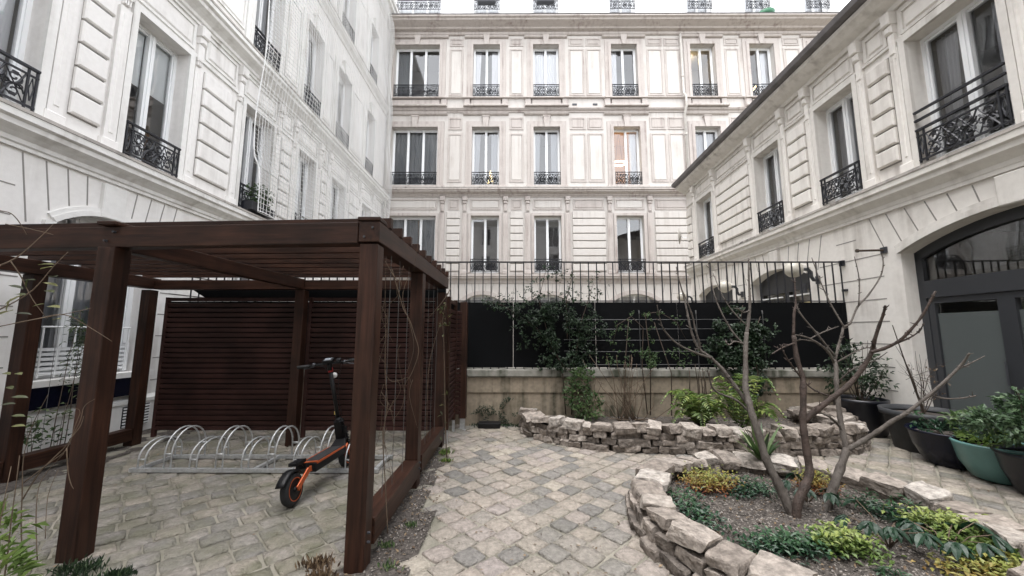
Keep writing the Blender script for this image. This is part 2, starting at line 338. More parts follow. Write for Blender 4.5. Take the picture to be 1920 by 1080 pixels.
def cobbles():
    mb = MB(); moss = []; pitch = 0.198; ang = R(-45.5); ca, sa = math.cos(ang), math.sin(ang); N = 6; LV = [-1, -.93, -.4, .4, .93, 1]
    rr = random.Random(3)
    for i in range(-70, 71):
        off = rr.uniform(-0.3, 0.3) * pitch
        for j in range(-70, 71):
            a = i * pitch; b = j * pitch + off
            x = a * ca - b * sa; y = a * sa + b * ca + 3.5
            if not (-5.7 < x < 6.3 and 1.2 < y < 6.85): continue
            if in_ring1(x, y, 0.93) or in_poly(x, y, BED2) or strip_soil(x, y): continue
            hx = pitch / 2 - rr.uniform(0.004, 0.009); hy = pitch / 2 - rr.uniform(0.004, 0.009)
            tx, ty = rr.uniform(-0.03, 0.03), rr.uniform(-0.03, 0.03); z0 = rr.uniform(-0.006, 0.005) + 0.012 * noise.noise(Vector((x * 0.8, y * 0.8, 0)))
            ro = rr.uniform(-0.035, 0.035); cr_, sr_ = math.cos(ang + ro), math.sin(ang + ro); sd = rr.random() * 50
            dome = rr.uniform(0.002, 0.009)
            cj = [(rr.uniform(-0.006, 0.006), rr.uniform(-0.006, 0.006)) for _ in range(4)]
            base = len(mb.v)
            for p in range(N):
                for q in range(N):
                    u2 = LV[p]; v2 = LV[q]
                    k = 1 - 0.055 * (u2 * u2 * v2 * v2) ** 2
                    w00 = (1 - u2) * (1 - v2) / 4; w10 = (1 + u2) * (1 - v2) / 4; w11 = (1 + u2) * (1 + v2) / 4; w01 = (1 - u2) * (1 + v2) / 4
                    jx = w00 * cj[0][0] + w10 * cj[1][0] + w11 * cj[2][0] + w01 * cj[3][0]; jy = w00 * cj[0][1] + w10 * cj[1][1] + w11 * cj[2][1] + w01 * cj[3][1]
                    lx, ly = hx * u2 * k + jx, hy * v2 * k + jy
                    e = max(abs(u2), abs(v2)); h = dome * (1 - e ** 2) - (0.010 if e > 0.98 else 0)
                    h += 0.009 * noise.noise(Vector((lx * 18 + sd, ly * 18, sd))) + tx * lx + ty * ly + z0
                    mb.v.append((x + lx * cr_ - ly * sr_, y + lx * sr_ + ly * cr_, h))
            t = min(1, max(0, rr.gauss(.5, .33)))
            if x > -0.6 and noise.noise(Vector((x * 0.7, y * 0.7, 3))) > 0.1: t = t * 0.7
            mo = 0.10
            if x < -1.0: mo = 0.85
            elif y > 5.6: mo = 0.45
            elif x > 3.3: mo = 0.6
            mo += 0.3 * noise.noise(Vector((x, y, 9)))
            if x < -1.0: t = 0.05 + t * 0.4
            def ff(q): mb.f.append(q); mb.t.append(t); moss.append(max(0, min(1, mo)))
            for p in range(N - 1):
                for q in range(N - 1):
                    i0 = base + p * N + q; ff((i0, i0 + N, i0 + N + 1, i0 + 1))
            ring = [base + p * N for p in range(N)] + [base + (N - 1) * N + q for q in range(1, N)] + [base + p * N + N - 1 for p in range(N - 2, -1, -1)] + [base + q for q in range(N - 2, 0, -1)]
            b2 = len(mb.v)
            for r_ in ring:
                vx = mb.v[r_]; mb.v.append((vx[0], vx[1], -0.05))
            for k in range(len(ring)):
                k2 = (k + 1) % len(ring); ff((ring[k], b2 + k, b2 + k2, ring[k2]))
    o = mb.build('paving', M['cobble'], smooth=True, attrs={'moss': moss})
    tag(o, kind='structure')
    # sandy joint bed just under the sett tops
    g = MB(); n = 90
    vs = []
    for i in range(n + 1):
        for j in range(n + 1):
            x = -5.9 + 12.2 * i / n; y = 1.0 + 5.8 * j / n
            vs.append((x, y, -0.012 + 0.012 * noise.noise(Vector((x * 0.8, y * 0.8, 0))) + 0.004 * noise.noise(Vector((x * 5, y * 5, 1)))))
    g.add(vs, [(i * (n + 1) + j, (i + 1) * (n + 1) + j, (i + 1) * (n + 1) + j + 1, i * (n + 1) + j + 1) for i in range(n) for j in range(n)])
    tag(g.build('paving_joints', M['sand'], smooth=True), kind='structure')
cobbles()

def soil_patch(name, inside, x0, x1, y0, y1, z, step=0.05, amp=0.03, chips=1500, mound=None):
    g = MB(); nx = int((x1 - x0) / step); ny = int((y1 - y0) / step); idx = {}
    def h(x, y): return z + (mound(x, y) if mound else 0) + amp * noise.noise(Vector((x * 4, y * 4, 2))) + amp * 0.6 * noise.noise(Vector((x * 13, y * 13, 5)))
    def vid(i, j):
        if (i, j) not in idx:
            x = x0 + i * step; y = y0 + j * step; idx[(i, j)] = len(g.v); g.v.append((x, y, h(x, y)))
        return idx[(i, j)]
    for i in range(nx):
        for j in range(ny):
            if inside(x0 + (i + .5) * step, y0 + (j + .5) * step):
                g.f.append((vid(i, j), vid(i + 1, j), vid(i + 1, j + 1), vid(i, j + 1))); g.t.append(0.5)
    tag(g.build(name, M['soil'], smooth=True), kind='structure')
    c = MB(); rr = random.Random(len(name) * 7)
    k = 0
    while k < chips:
        x = rr.uniform(x0, x1); y = rr.uniform(y0, y1)
        k += 1
        if not inside(x, y): continue
        s = rr.uniform(0.004, 0.013); a = rr.random() * 6.28; zz = h(x, y)
        ax = Vector((math.cos(a), math.sin(a), rr.uniform(-.4, .4))) * s; ay = Vector((-math.sin(a), math.cos(a), rr.uniform(-.4, .4))) * s * rr.uniform(.4, 1)
        p = Vector((x, y, zz + s * 0.3)); up = Vector((rr.uniform(-.3, .3) * s, rr.uniform(-.3, .3) * s, s * .6))
        c.add([p - ax, p - ay, p + ax, p + ay, p + up], [(0, 1, 4), (1, 2, 4), (2, 3, 4), (3, 0, 4)], rr.random())
    return c.build(name.replace('soil', 'gravel') + '_chips', M['gravel'])
tag(soil_patch('soil', lambda x, y: in_ring1(x, y, 0.97), 1.0, 3.6, 1.9, 4.5, 0.10, chips=22000), 'loose bark and gravel chips on the soil of the round bed', 'gravel', kind='stuff')
tag(soil_patch('soil', lambda x, y: in_poly(x, y, BED2), 0.1, 5.3, 5.1, 6.8, 0.16, chips=2500), 'loose chips on the soil of the long rear bed', 'gravel', kind='stuff')
tag(soil_patch('soil', lambda x, y: strip_soil(x, y) and x > -2, -1.3, -0.6, 1.9, 5.5, 0.0, chips=4500), 'gritty earth and debris beside the right pergola rail', 'gravel', kind='stuff')
tag(soil_patch('soil', lambda x, y: strip_soil(x, y) and x < -2, -6.2, -2.5, 1.4, 6.9, -0.005, 0.07, chips=5000), 'gritty earth along the left wall', 'gravel', kind='stuff')

# ================================================================ FACADES (local x along wall, -y outward, z up)
def frame_local(b):            # helpers bound to outward coordinate w
    pass
def bx(mb, u0, u1, z0, z1, w0, w1, t=0.5): mb.box(u0, u1, -w1, -w0, z0, z1, t)
def cbx(mb, u0, u1, z0, z1, w0, w1, c=0.015): mb.cbox(u0, u1, -w1, -w0, z0, z1, c)
def prof(mb, u0, u1, pts):     # pts: (w, z) from bottom to top, closed back to the wall
    P = [(-0.02, pts[0][1])] + list(pts) + [(-0.02, pts[-1][1])]; n = len(P)
    vs = [(u0, -w_, z_) for w_, z_ in P] + [(u1, -w_, z_) for w_, z_ in P]
    fs = [(i, (i + 1) % n, n + (i + 1) % n, n + i) for i in range(n)] + [tuple(range(n))[::-1], tuple(range(n, 2 * n))]
    mb.add(vs, fs)
def arc_pts(ua, ub, zs, zc, n=14):
    c = (ua + ub) / 2; hw = (ub - ua) / 2; h = zc - zs; r = (hw * hw + h * h) / (2 * h); zc0 = zc - r
    a0 = math.asin(hw / r)
    return [(c + r * math.sin(-a0 + 2 * a0 * i / n), zc0 + r * math.cos(-a0 + 2 * a0 * i / n)) for i in range(n + 1)], (c, zc0, r, a0)
def wall_mesh(u0, u1, z0, z1, rects, arches, depth):
    mb = MB()
    us = sorted(set([u0, u1] + [r[0] for r in rects] + [r[1] for r in rects] + [a[0] for a in arches] + [a[1] for a in arches]))
    zs = sorted(set([z0, z1] + [r[2] for r in rects] + [r[3] for r in rects] + [a[2] for a in arches] + [a[4] for a in arches]))
    holes = [(r[0], r[1], r[2], r[3]) for r in rects] + [(a[0], a[1], a[2], a[4]) for a in arches]
    for i in range(len(us) - 1):
        for j in range(len(zs) - 1):
            cu, cz = (us[i] + us[i + 1]) / 2, (zs[j] + zs[j + 1]) / 2
            if any(h[0] < cu < h[1] and h[2] < cz < h[3] for h in holes): continue
            mb.add([(us[i], 0, zs[j]), (us[i + 1], 0, zs[j]), (us[i + 1], 0, zs[j + 1]), (us[i], 0, zs[j + 1])], [(0, 1, 2, 3)])
    d = depth
    for (a, b, c, e) in rects:
        mb.add([(a, 0, c), (b, 0, c), (b, 0, e), (a, 0, e), (a, d, c), (b, d, c), (b, d, e), (a, d, e)], [(0, 4, 5, 1), (1, 5, 6, 2), (2, 6, 7, 3), (3, 7, 4, 0)])
    for (a, b, c, s_, e) in arches:
        P, _ = arc_pts(a, b, s_, e)
        mb.add([(a, 0, c), (b, 0, c), (b, 0, s_), (a, 0, s_), (a, d, c), (b, d, c), (b, d, s_), (a, d, s_)], [(0, 4, 5, 1), (1, 5, 6, 2), (3, 7, 4, 0)])
        for i in range(len(P) - 1):
            (x0, y0), (x1, y1) = P[i], P[i + 1]
            mb.add([(x0, 0, y0), (x1, 0, y1), (x1, 0, e), (x0, 0, e)], [(0, 1, 2, 3)])
            mb.add([(x0, 0, y0), (x0, d, y0), (x1, d, y1), (x1, 0, y1)], [(0, 1, 2, 3)])
    # solid back and top so no light leaks: roof slab and back skin
    mb.add([(u0, 3.2, z0), (u1, 3.2, z0), (u1, 3.2, z1), (u0, 3.2, z1), (u0, 0, z0), (u1, 0, z0), (u1, 0, z1), (u0, 0, z1)],
           [(0, 3, 2, 1), (7, 6, 2, 3), (4, 7, 3, 0), (5, 1, 2, 6)])
    return mb

def curtain(mb, u0, u1, z0, z1, y, amp=0.03, folds=14, gather=0.0):
    n = folds * 4; vs = []
    for i in range(n + 1):
        k = i / n; uu = u0 + (u1 - u0) * k; yy = y + amp * math.sin(k * folds * 6.283) + 0.4 * amp * math.sin(k * 17 + u0 * 7)
        vs.append((uu, yy, z1))
        ug = u0 + (u1 - u0) * (k * (1 - gather) + (gather if gather < 0 else 0) * 0)
        vs.append((ug, yy, z0))
    mb.add(vs, [(2 * i, 2 * i + 2, 2 * i + 3, 2 * i + 1) for i in range(n)])

def window(parent, u0, u1, z0, z1, dep, leaves=2, cur=None, room='room', blind=0.0, label=None, spring=None, glassm='glass', framem='white', st=0.05):
    """a casement window: frame > glass, interior, curtain"""
    f = MB(); y0, y1 = dep - 0.07, dep
    def fb(a, b, c, d, e=0.0): f.box(a, b, y0 + e, y1, c, d)
    fb(u0, u1, z1 - st, z1); fb(u0, u1, z0, z0 + st * 1.3); fb(u0, u0 + st, z0 + st * 1.3, z1 - st); fb(u1 - st, u1, z0 + st * 1.3, z1 - st)
    for k in range(1, leaves):
        c = u0 + (u1 - u0) * k / leaves; hw = 0.055
        f.box(c - hw, c + hw, y0 - 0.012, y1, z0 + st * 1.3, z1 - st); f.box(c - 0.018, c + 0.018, y0 - 0.03, y0 - 0.012, z0 + st * 1.3, z1 - st)
    for k in range(leaves):   # sash rails inside the frame
        a = u0 + (u1 - u0) * k / leaves + (st if k == 0 else 0.055); b = u0 + (u1 - u0) * (k + 1) / leaves - (st if k == leaves - 1 else 0.055)
        f.box(a, b, y0 + 0.02, y1, z1 - st - 0.035, z1 - st); f.box(a, b, y0 + 0.02, y1, z0 + st * 1.3, z0 + st * 1.3 + 0.06)
        if k == 0: f.box(a, a + 0.025, y0 + 0.02, y1, z0 + st * 1.3 + 0.06, z1 - st - 0.035)
        if k == leaves - 1: f.box(b - 0.025, b, y0 + 0.02, y1, z0 + st * 1.3 + 0.06, z1 - st - 0.035)
    fo = f.build('window', M[framem], parent)
    if label: fo['label'] = label
    gl = MB(); gl.add([(u0 + 0.02, dep - 0.02, z0 + 0.02), (u1 - 0.02, dep - 0.02, z0 + 0.02), (u1 - 0.02, dep - 0.02, z1 - 0.02), (u0 + 0.02, dep - 0.02, z1 - 0.02)], [(0, 1, 2, 3)])
    gl.build('glass', M[glassm], fo)
    rm = MB(); D = dep + 1.6; e = 0.25; a, b, c, d = u0 - e, u1 + e, z0 - 0.02, z1 + 0.02; n0 = dep + 0.001
    rm.add([(a, n0, c), (b, n0, c), (b, n0, d), (a, n0, d), (a, D, c), (b, D, c), (b, D, d), (a, D, d)], [(4, 5, 6, 7), (0, 1, 5, 4), (2, 3, 7, 6), (1, 2, 6, 5), (3, 0, 4, 7)])
    rm.build('interior', M[room], fo)
    if cur:
        c_ = MB(); kind, mt = cur
        if kind == 'full': curtain(c_, u0 + 0.03, u1 - 0.03, z0 + 0.05, z1 - 0.06, dep + 0.12, 0.03, 12)
        elif kind == 'sides':
            wd = (u1 - u0) * 0.24; curtain(c_, u0 + 0.03, u0 + wd + 0.06, z0 + 0.05, z1 - 0.06, dep + 0.12, 0.025, 5, 0.3); curtain(c_, u1 - wd - 0.1, u1 - 0.03, z0 + 0.05, z1 - 0.06, dep + 0.12, 0.025, 5)
        elif kind == 'right': curtain(c_, u0 + (u1 - u0) * 0.68, u1 - 0.03, z0 + 0.05, z1 - 0.06, dep + 0.12, 0.025, 6)
        elif kind == 'left': curtain(c_, u0 + 0.03, u0 + (u1 - u0) * 0.3, z0 + 0.05, z1 - 0.06, dep + 0.12, 0.025, 6)
        c_.build('curtain', M[mt], fo, smooth=True)
    if blind:
        bl = MB(); w_ = (u1 - u0) / leaves
        for k in range(leaves):
            bl.box(u0 + w_ * k + 0.05, u0 + w_ * (k + 1) - 0.05, dep + 0.03, dep + 0.036, z1 - (z1 - z0) * (blind + 0.0 * k), z1 - 0.05)
        bl.build('roller_blind', M['blind'], fo)
    return fo

def spiral(mb, cx, cz, r0, turns, a0, sgn, y, rad, n=18):
    pts = []
    for i in range(n + 1):
        k = i / n; a = a0 + sgn * turns * 6.283 * k; r = r0 * (1 - 0.85 * k)
        pts.append((cx + r * math.cos(a), y, cz + r * math.sin(a)))
    mb.tube(pts, rad, 4)
RAIL_CACHE = {}
def railing(parent, u0, u1, z0, h, y, fine=1.0, m='iron', extra=0):
    """wrought iron window guard with scrolls between two rails"""
    W = round(u1 - u0, 2); key = (W, round(h, 2), fine, m, extra)
    if key in RAIL_CACHE:
        o = bpy.data.objects.new('railing', RAIL_CACHE[key]); COL.objects.link(o); o.parent = parent; o.location = (u0, y, z0); return o
    mb = MB(); rad = 0.0115 * fine
    mb.box(0, W, -0.022, 0.022, h - 0.03, h); mb.box(0, W, -0.012, 0.012, h - 0.12, h - 0.10); mb.box(0, W, -0.012, 0.012, 0.03, 0.055)
    for e in range(extra): mb.box(0, W, -0.018, 0.018, h + 0.13 * (e + 1) - 0.01, h + 0.13 * (e + 1) + 0.02)
    for u in (0.015, 0.10, W - 0.10, W - 0.015): mb.box(u - 0.010, u + 0.010, -0.010, 0.010, 0, h - 0.03)
    for u in (0.0575, W - 0.0575):       # small diamond ornaments between the doubled end bars
        mb.tube([(u, 0, 0.12), (u + 0.025, 0, 0.12 + (h - .25) / 2), (u, 0, h - 0.14), (u - 0.025, 0, 0.12 + (h - .25) / 2), (u, 0, 0.12)], rad * 0.8, 4)
    n = max(2, int(round((W - 0.24) / 0.24))); n += n % 2; cw = (W - 0.24) / n; H0, H1 = 0.06, h - 0.12; mid = (H0 + H1) / 2; q = (H1 - H0)
    for i in range(n):
        c = 0.12 + cw * (i + .5); s_ = 1 if i < n / 2 else -1; al = 1 if i % 2 == 0 else -1
        spiral(mb, c, mid + q * 0.22, q * 0.27, 1.5, R(90 - 90 * al), s_ * al, 0, rad); spiral(mb, c, mid - q * 0.22, q * 0.27, 1.5, R(90 + 90 * al), s_ * al, 0, rad)
        spiral(mb, c + cw * 0.32, mid, q * 0.14, 1.1, R(90), -s_, 0.004, rad * 0.9, 12); spiral(mb, c - cw * 0.32, mid, q * 0.14, 1.1, R(-90), s_, 0.004, rad * 0.9, 12)
        mb.tube([(c - cw / 2, 0, H0), (c - cw * 0.2, 0, mid - q * .1), (c + cw * 0.2, 0, mid + q * .1), (c + cw / 2, 0, H1)], rad, 4)
        mb.tube([(c - cw / 2, 0, H1), (c, 0, mid + q * .02), (c + cw / 2, 0, H0)], rad * 0.8, 4)
        for dz in (-0.36, 0.36):
            mb.obox((c, 0, mid + q * dz), (0.028, 0, 0.0), (0, 0.006, 0), (0, 0, 0.022))
    o = mb.build('railing', M[m], parent, loc=(u0, y, z0)); RAIL_CACHE[key] = o.data
    return o

def console(mb, u, z1, w0=0.0, sw=0.2):      # scrolled bracket at the head of a pilaster
    cbx(mb, u - sw * .5, u + sw * .5, z1 - 0.22, z1, w0, w0 + 0.14, 0.02); cbx(mb, u - sw * .4, u + sw * .4, z1 - 0.36, z1 - 0.22, w0, w0 + 0.11, 0.03)
    cbx(mb, u - sw * .34, u + sw * .34, z1 - 0.72, z1 - 0.36, w0, w0 + 0.075, 0.02)
    for k in (-1, 0, 1): bx(mb, u + k * sw * .2 - 0.012, u + k * sw * .2 + 0.012, z1 - 0.80, z1 - 0.72, w0, w0 + 0.06)
def pilaster(mb, u, z0, z1, sw=0.24, proud=0.05):
    cbx(mb, u - sw / 2 - 0.03, u + sw / 2 + 0.03, z0, z0 + 0.16, 0, proud + 0.03, 0.012); bx(mb, u - sw / 2, u + sw / 2, z0 + 0.16, z1, 0, proud)
    cbx(mb, u - sw / 2 + 0.05, u + sw / 2 - 0.05, z0 + 0.26, z1 - 0.1, proud, proud + 0.012, 0.01)
def rust_panel(parent, m, u0, u1, z0, z1, course=0.37, w=0.055):
    mb = MB(); n = max(1, int(round((z1 - z0) / course))); h = (z1 - z0) / n
    bx(mb, u0 + 0.004, u1 - 0.004, z0 - 0.0, z1 + 0.0, 0, 0.012)
    nf = len(mb.f)
    for i in range(n): mb.cbox(u0, u1, -0.012 - w, -0.012, z0 + i * h + 0.020, z0 + (i + 1) * h - 0.020, 0.020)
    mb.ms = [0] * nf + [1] * (len(mb.f) - nf)
    return mb.build('rusticated_panel', [M['joint'], M[m]], parent)  # dark backing: shade between the courses is put into its colour
def panel(parent, m, u0, u1, z0, z1, fr=0.05):
    mb = MB()
    bx(mb, u0, u1, z0, z0 + fr, 0, 0.03); bx(mb, u0, u1, z1 - fr, z1, 0, 0.03); bx(mb, u0, u0 + fr, z0 + fr, z1 - fr, 0, 0.03); bx(mb, u1 - fr, u1, z0 + fr, z1 - fr, 0, 0.03)
    nf = len(mb.f)
    cbx(mb, u0 + fr + 0.03, u1 - fr - 0.03, z0 + fr + 0.03, z1 - fr - 0.03, 0, 0.028, 0.02)
    mb.ms = [0] * nf + [1] * (len(mb.f) - nf)
    return mb.build('panel', [M[m.replace('wall', 'trim')], M[m]], parent)
def cornice(parent, m, u0, u1, z0, z1, out, cap=True):
    mb = MB(); h = z1 - z0
    P = [(0.04, z0), (0.04, z0 + h * .12), (out * .25, z0 + h * .16), (out * .28, z0 + h * .3), (out * .5, z0 + h * .42), (out * .8, z0 + h * .55), (out * .82, z0 + h * .72), (out, z0 + h * .78), (out, z1)]
    prof(mb, u0, u1, P); o = mb.build('cornice', M[m], parent)
    if cap:
        c = MB(); c.add([(u0, -out - 0.012, z1 + 0.001), (u1, -out - 0.012, z1 + 0.001), (u1, -out - 0.012, z1 + 0.045), (u0, -out - 0.012, z1 + 0.045), (u1, 0, z1 + 0.075), (u0, 0, z1 + 0.075), (u0, 0, z1 + 0.001), (u1, 0, z1 + 0.001)],
                        [(0, 1, 2, 3), (3, 2, 4, 5), (0, 6, 7, 1), (0, 3, 5, 6), (1, 7, 4, 2)])
        c.build('ledge_capping', M['cap'], parent)
    return o

def surround(parent, m, u0, u1, z0, z1, key=True, wd=0.2, proud=0.07, apron=False):
    """moulded architrave round a window, keystone, hood and apron"""
    mb = MB()
    for a, b, p in ((0.0, wd * .45, proud), (wd * .45, wd, proud * .55)):
        bx(mb, u0 - b, u0 - a, z0 - 0.02, z1 + b, 0, p); bx(mb, u1 + a, u1 + b, z0 - 0.02, z1 + b, 0, p); bx(mb, u0 - a, u1 + a, z1 + a, z1 + b, 0, p)
    if key:
        c = (u0 + u1) / 2
        vs = [(c - 0.16, -proud - .05, z1 + wd + .20), (c + 0.16, -proud - .05, z1 + wd + .20), (c + 0.10, -proud - .05, z1 - 0.03), (c - 0.10, -proud - .05, z1 - 0.03)]
        vs += [(a, 0, z_) for a, _, z_ in vs]
        mb.add(vs, [(3, 2, 1, 0), (0, 1, 5, 4), (1, 2, 6, 5), (2, 3, 7, 6), (3, 0, 4, 7)])
        cbx(mb, c - 0.19, c + 0.19, z1 + wd + .20, z1 + wd + .25, 0, proud + .07, .01)
    return mb.build('window_surround', M[m], parent)

def archivolt(mb, ua, ub, zs, zc, wd=0.12, proud=0.05, gap=0.0):
    P, (c, zc0, r, a0) = arc_pts(ua, ub, zs, zc, 20)
    for (ra, rb, p) in ((r + gap, r + gap + wd * .55, proud), (r + gap + wd * .55, r + gap + wd, proud * .6)):
        for i in range(20):
            a = -a0 + 2 * a0 * i / 20; b = -a0 + 2 * a0 * (i + 1) / 20
            q = [(c + ra * math.sin(a), zc0 + ra * math.cos(a)), (c + ra * math.sin(b), zc0 + ra * math.cos(b)), (c + rb * math.sin(b), zc0 + rb * math.cos(b)), (c + rb * math.sin(a), zc0 + rb * math.cos(a))]
            vs = [(x, -p, z) for x, z in q] + [(x, 0, z) for x, z in q]
            mb.add(vs, [(0, 1, 2, 3), (0, 4, 5, 1), (2, 6, 7, 3)])
            if i == 0: mb.add(vs, [(0, 3, 7, 4)])
            if i == 19: mb.add(vs, [(1, 5, 6, 2)])
def voussoirs(mb, ua, ub, zs, zc, ztop, n=9, wd=0.14):
    P, (c, zc0, r, a0) = arc_pts(ua, ub, zs, zc); hw = (ub - ua) / 2 + 0.35; cz = zs - hw * 1.1
    for i in range(n + 1):
        k = -1 + 2 * i / n; ang = math.atan2(k * hw, ztop - cz)
        ub_ = c + k * hw * 1.06
        zb = zc0 + math.sqrt(max((r + wd + .01) ** 2 - (k * hw * 0.93) ** 2, 0)); xb = c + k * hw * 0.93
        mb.bar((xb, -0.002, zb), (ub_, -0.002, ztop), 0.004, 0.016, up=(1, 0, 0))

def joints(mb, u0, u1, zs, skips):
    for z in zs:
        segs = [(u0, u1)]
        for (a, b, top) in skips:
            if z < top:
                ns = []
                for s in segs:
                    if b <= s[0] or a >= s[1]: ns.append(s); continue
                    if s[0] < a: ns.append((s[0], a))
                    if s[1] > b: ns.append((b, s[1]))
                segs = ns
        for a, b in segs:
            if b - a > 0.05: bx(mb, a + .01, b - .01, z - 0.008, z + 0.008, 0, 0.004)

# ---- left building ------------------------------------------------------------------
LB = empty('apartment_building', (-6.2, 0, 0), R(90), 'tall cream rendered building on the left behind white netting, with rusticated panels', 'building')
Lw1 = [(3.4, 4.45), (5.53, 6.5), (8.0, 9.0), (10.1, 11.05), (12.05, 13.1), (14.6, 15.5)]
rects = []
for row, (z0, z1) in enumerate(((4.38, 6.86), (8.28, 10.95), (12.5, 14.95))):
    for a, b in Lw1: rects.append((a, b, z0, z1))
for a, b in ((-2.8, -1.7), (-.6, .5), (1.3, 2.4)):
    for (z0, z1) in ((4.38, 6.86), (8.28, 10.95), (12.5, 14.95)): rects.append((a, b, z0, z1))
archL = [(4.85, 6.2, 0.98, 3.08, 3.33), (8.1, 9.45, 0.98, 3.08, 3.33), (11.4, 12.75, 0.98, 3.08, 3.33), (1.6, 2.95, 0.98, 3.08, 3.33), (-1.7, -.35, 0.98, 3.08, 3.33)]
wall_mesh(-6, 17.0, 0, 17.6, rects, archL, 0.30).build('wall', M['wall_left'], LB)
for i, (a, b) in enumerate(Lw1):
    for row, (z0, z1) in enumerate(((4.38, 6.86), (8.28, 10.95), (12.5, 14.95))):
        cur = [('sides', 'curtain'), None, ('sides', 'curtain'), ('full', 'curtain'), ('full', 'curtain'), ('full', 'curtain')][i] if row == 0 else [('full', 'curtain'), ('sides', 'curtain_grey')][(i + row) % 2]
        window(LB, a, b, z0, z1, 0.28, 2, cur, 'room', 0.42 if (row == 0 and i == 1) else 0, 'window with pale roller blinds pulled halfway down' if (row == 0 and i == 1) else None)
        railing(LB, a + 0.01, b - 0.01, z0 + 0.02, 0.56, -0.05)
        mb = MB()
        if row == 0:
            bx(mb, a - 0.10, a, z0, z1 + 0.10, 0, 0.05); bx(mb, b, b + 0.10, z0, z1 + 0.10, 0, 0.05); bx(mb, a, b, z1, z1 + 0.10, 0, 0.05)
            mb.build('window_surround', M['trim_left'], LB)
            panel(LB, 'wall_left', a - .08, b + .08, z1 + 0.18, 7.55)
            for u in (a - 0.20, b + 0.20): pm = MB(); pilaster(pm, u, 4.36, 6.72, 0.17, 0.05); console(pm, u, 7.58, 0.0, 0.18); pm.build('pilaster', M['wall_left'], LB)
        else:
            surround(LB, 'trim_left', a, b, z0, z1)
for i in range(len(Lw1) - 1):
    a = Lw1[i][1] + 0.36; b = Lw1[i + 1][0] - 0.34
    if b - a > 0.2: rust_panel(LB, 'wall_left', a, b, 4.62, 6.78, 0.36); panel(LB, 'wall_left', a - 0.02, b + 0.02, 7.04, 7.55)
    for z0, z1 in ((8.5, 10.9), (12.7, 15.0)):
        if b - a > 0.2: panel(LB, 'wall_left', a - .1, b + .1, z0, z1)
for a, b in ((-2.8, -1.7), (-.6, .5), (1.3, 2.4)):
    for z0, z1 in ((4.38, 6.86), (8.28, 10.95), (12.5, 14.95)): window(LB, a, b, z0, z1, 0.28, 2, ('full', 'curtain_grey'))
pl = MB(); bx(pl, -6, 16.98, 4.28, 4.36, 0, 0.10); pl.build('plinth_course', M['trim_left'], LB)
cornice(LB, 'trim_left', -6, 16.98, 3.88, 4.26, 0.26); cornice(LB, 'trim_left', -6, 16.98, 7.6, 8.0, 0.32); cornice(LB, 'trim_left', -6, 16.98, 12.0, 12.3, 0.2); cornice(LB, 'trim_left', -6, 16.9, 16.6, 17.4, 0.5)
fr = MB(); bx(fr, -6, 16.98, 6.92, 6.98, 0, 0.04); fr.build('string_course', M['trim_left'], LB)
jm = MB(); av = MB()
joints(jm, -6, 16.9, [3.42 - .373 * k for k in range(9)], [(a[0] - 0.42, a[1] + 0.42, 9) for a in archL])
joints(jm, -6, 16.9, [2.67 - .373 * k for k in range(6)], [(a[0] - 0.26, a[0] + 0, 9) for a in archL] + [(a[0], a[1] + .26, 9) for a in archL] )
for a in archL:
    av = MB(); voussoirs(jm, a[0], a[1], a[3], a[4], 3.86, 9); archivolt(av, a[0], a[1], a[3], a[4], 0.13)
    bx(av, a[0] - 0.12, a[0], a[2], a[3], 0, 0.05); bx(av, a[1], a[1] + 0.12, a[2], a[3], 0, 0.05); bx(av, a[0] - 0.2, a[1] + .2, a[2] - .08, a[2], 0, 0.12)
    c = (a[0] + a[1]) / 2; cbx(av, c - 0.17, c + 0.17, a[4] - .02, 3.84, 0, 0.07, .015); av.build('arch_moulding', M['trim_left'], LB)
jm.build('wall_joints', M['joint'], LB)
pz = MB(); bx(pz, -6, 16.9, 0, 0.48, 0, 0.07); prof(pz, -6, 16.9, [(0.09, 0.48), (0.09, 0.53), (0.0, 0.58)]); pz.build('plinth', M['trim_left'], LB)
for a in archL:      # arched ground floor windows: white joinery, slatted lower shutter, guard rail
    wf = window(LB, a[0], a[1], a[2], a[4], 0.26, 3, ('full', 'curtain_grey'), 'room_light', st=0.07)
    s = MB()
    for k in range(6): s.box(a[0] + .08, a[1] - .08, 0.11, 0.14, a[2] + 0.05 + k * .065, a[2] + 0.09 + k * .065)
    for u in (a[0] + .08, (a[0] + a[1]) / 2, a[1] - .08): s.box(u - .03, u + .03, 0.10, 0.15, a[2] + .02, a[2] + .46)
    for k in range(7):
        u = a[0] + .12 + (a[1] - a[0] - .24) * k / 6; s.tube([(u, 0.06, a[2] + .02), (u, 0.06, a[2] + .70)], 0.011, 6)
    s.tube([(a[0] + .1, 0.06, a[2] + .70), (a[1] - .1, 0.06, a[2] + .70)], 0.014, 6)
    s.build('guard_rail', M['white'], LB)
    d = MB(); d.box(a[0] - .05, a[1] + .05, -0.11, -0.075, 0.62, 0.90); d.build('dark_panel', M['pot_navy'], LB)
vg = MB(); vg.box(6.0, 6.42, -0.09, -0.07, 0.12, 0.44)
vs_ = vg.build('vent_grille', M['iron'], LB)
vg = MB()
for k in range(7): vg.box(6.0, 6.42, -0.105, -0.09, 0.13 + k * .045, 0.152 + k * .045)
vg.build('slats', M['white'], vs_)

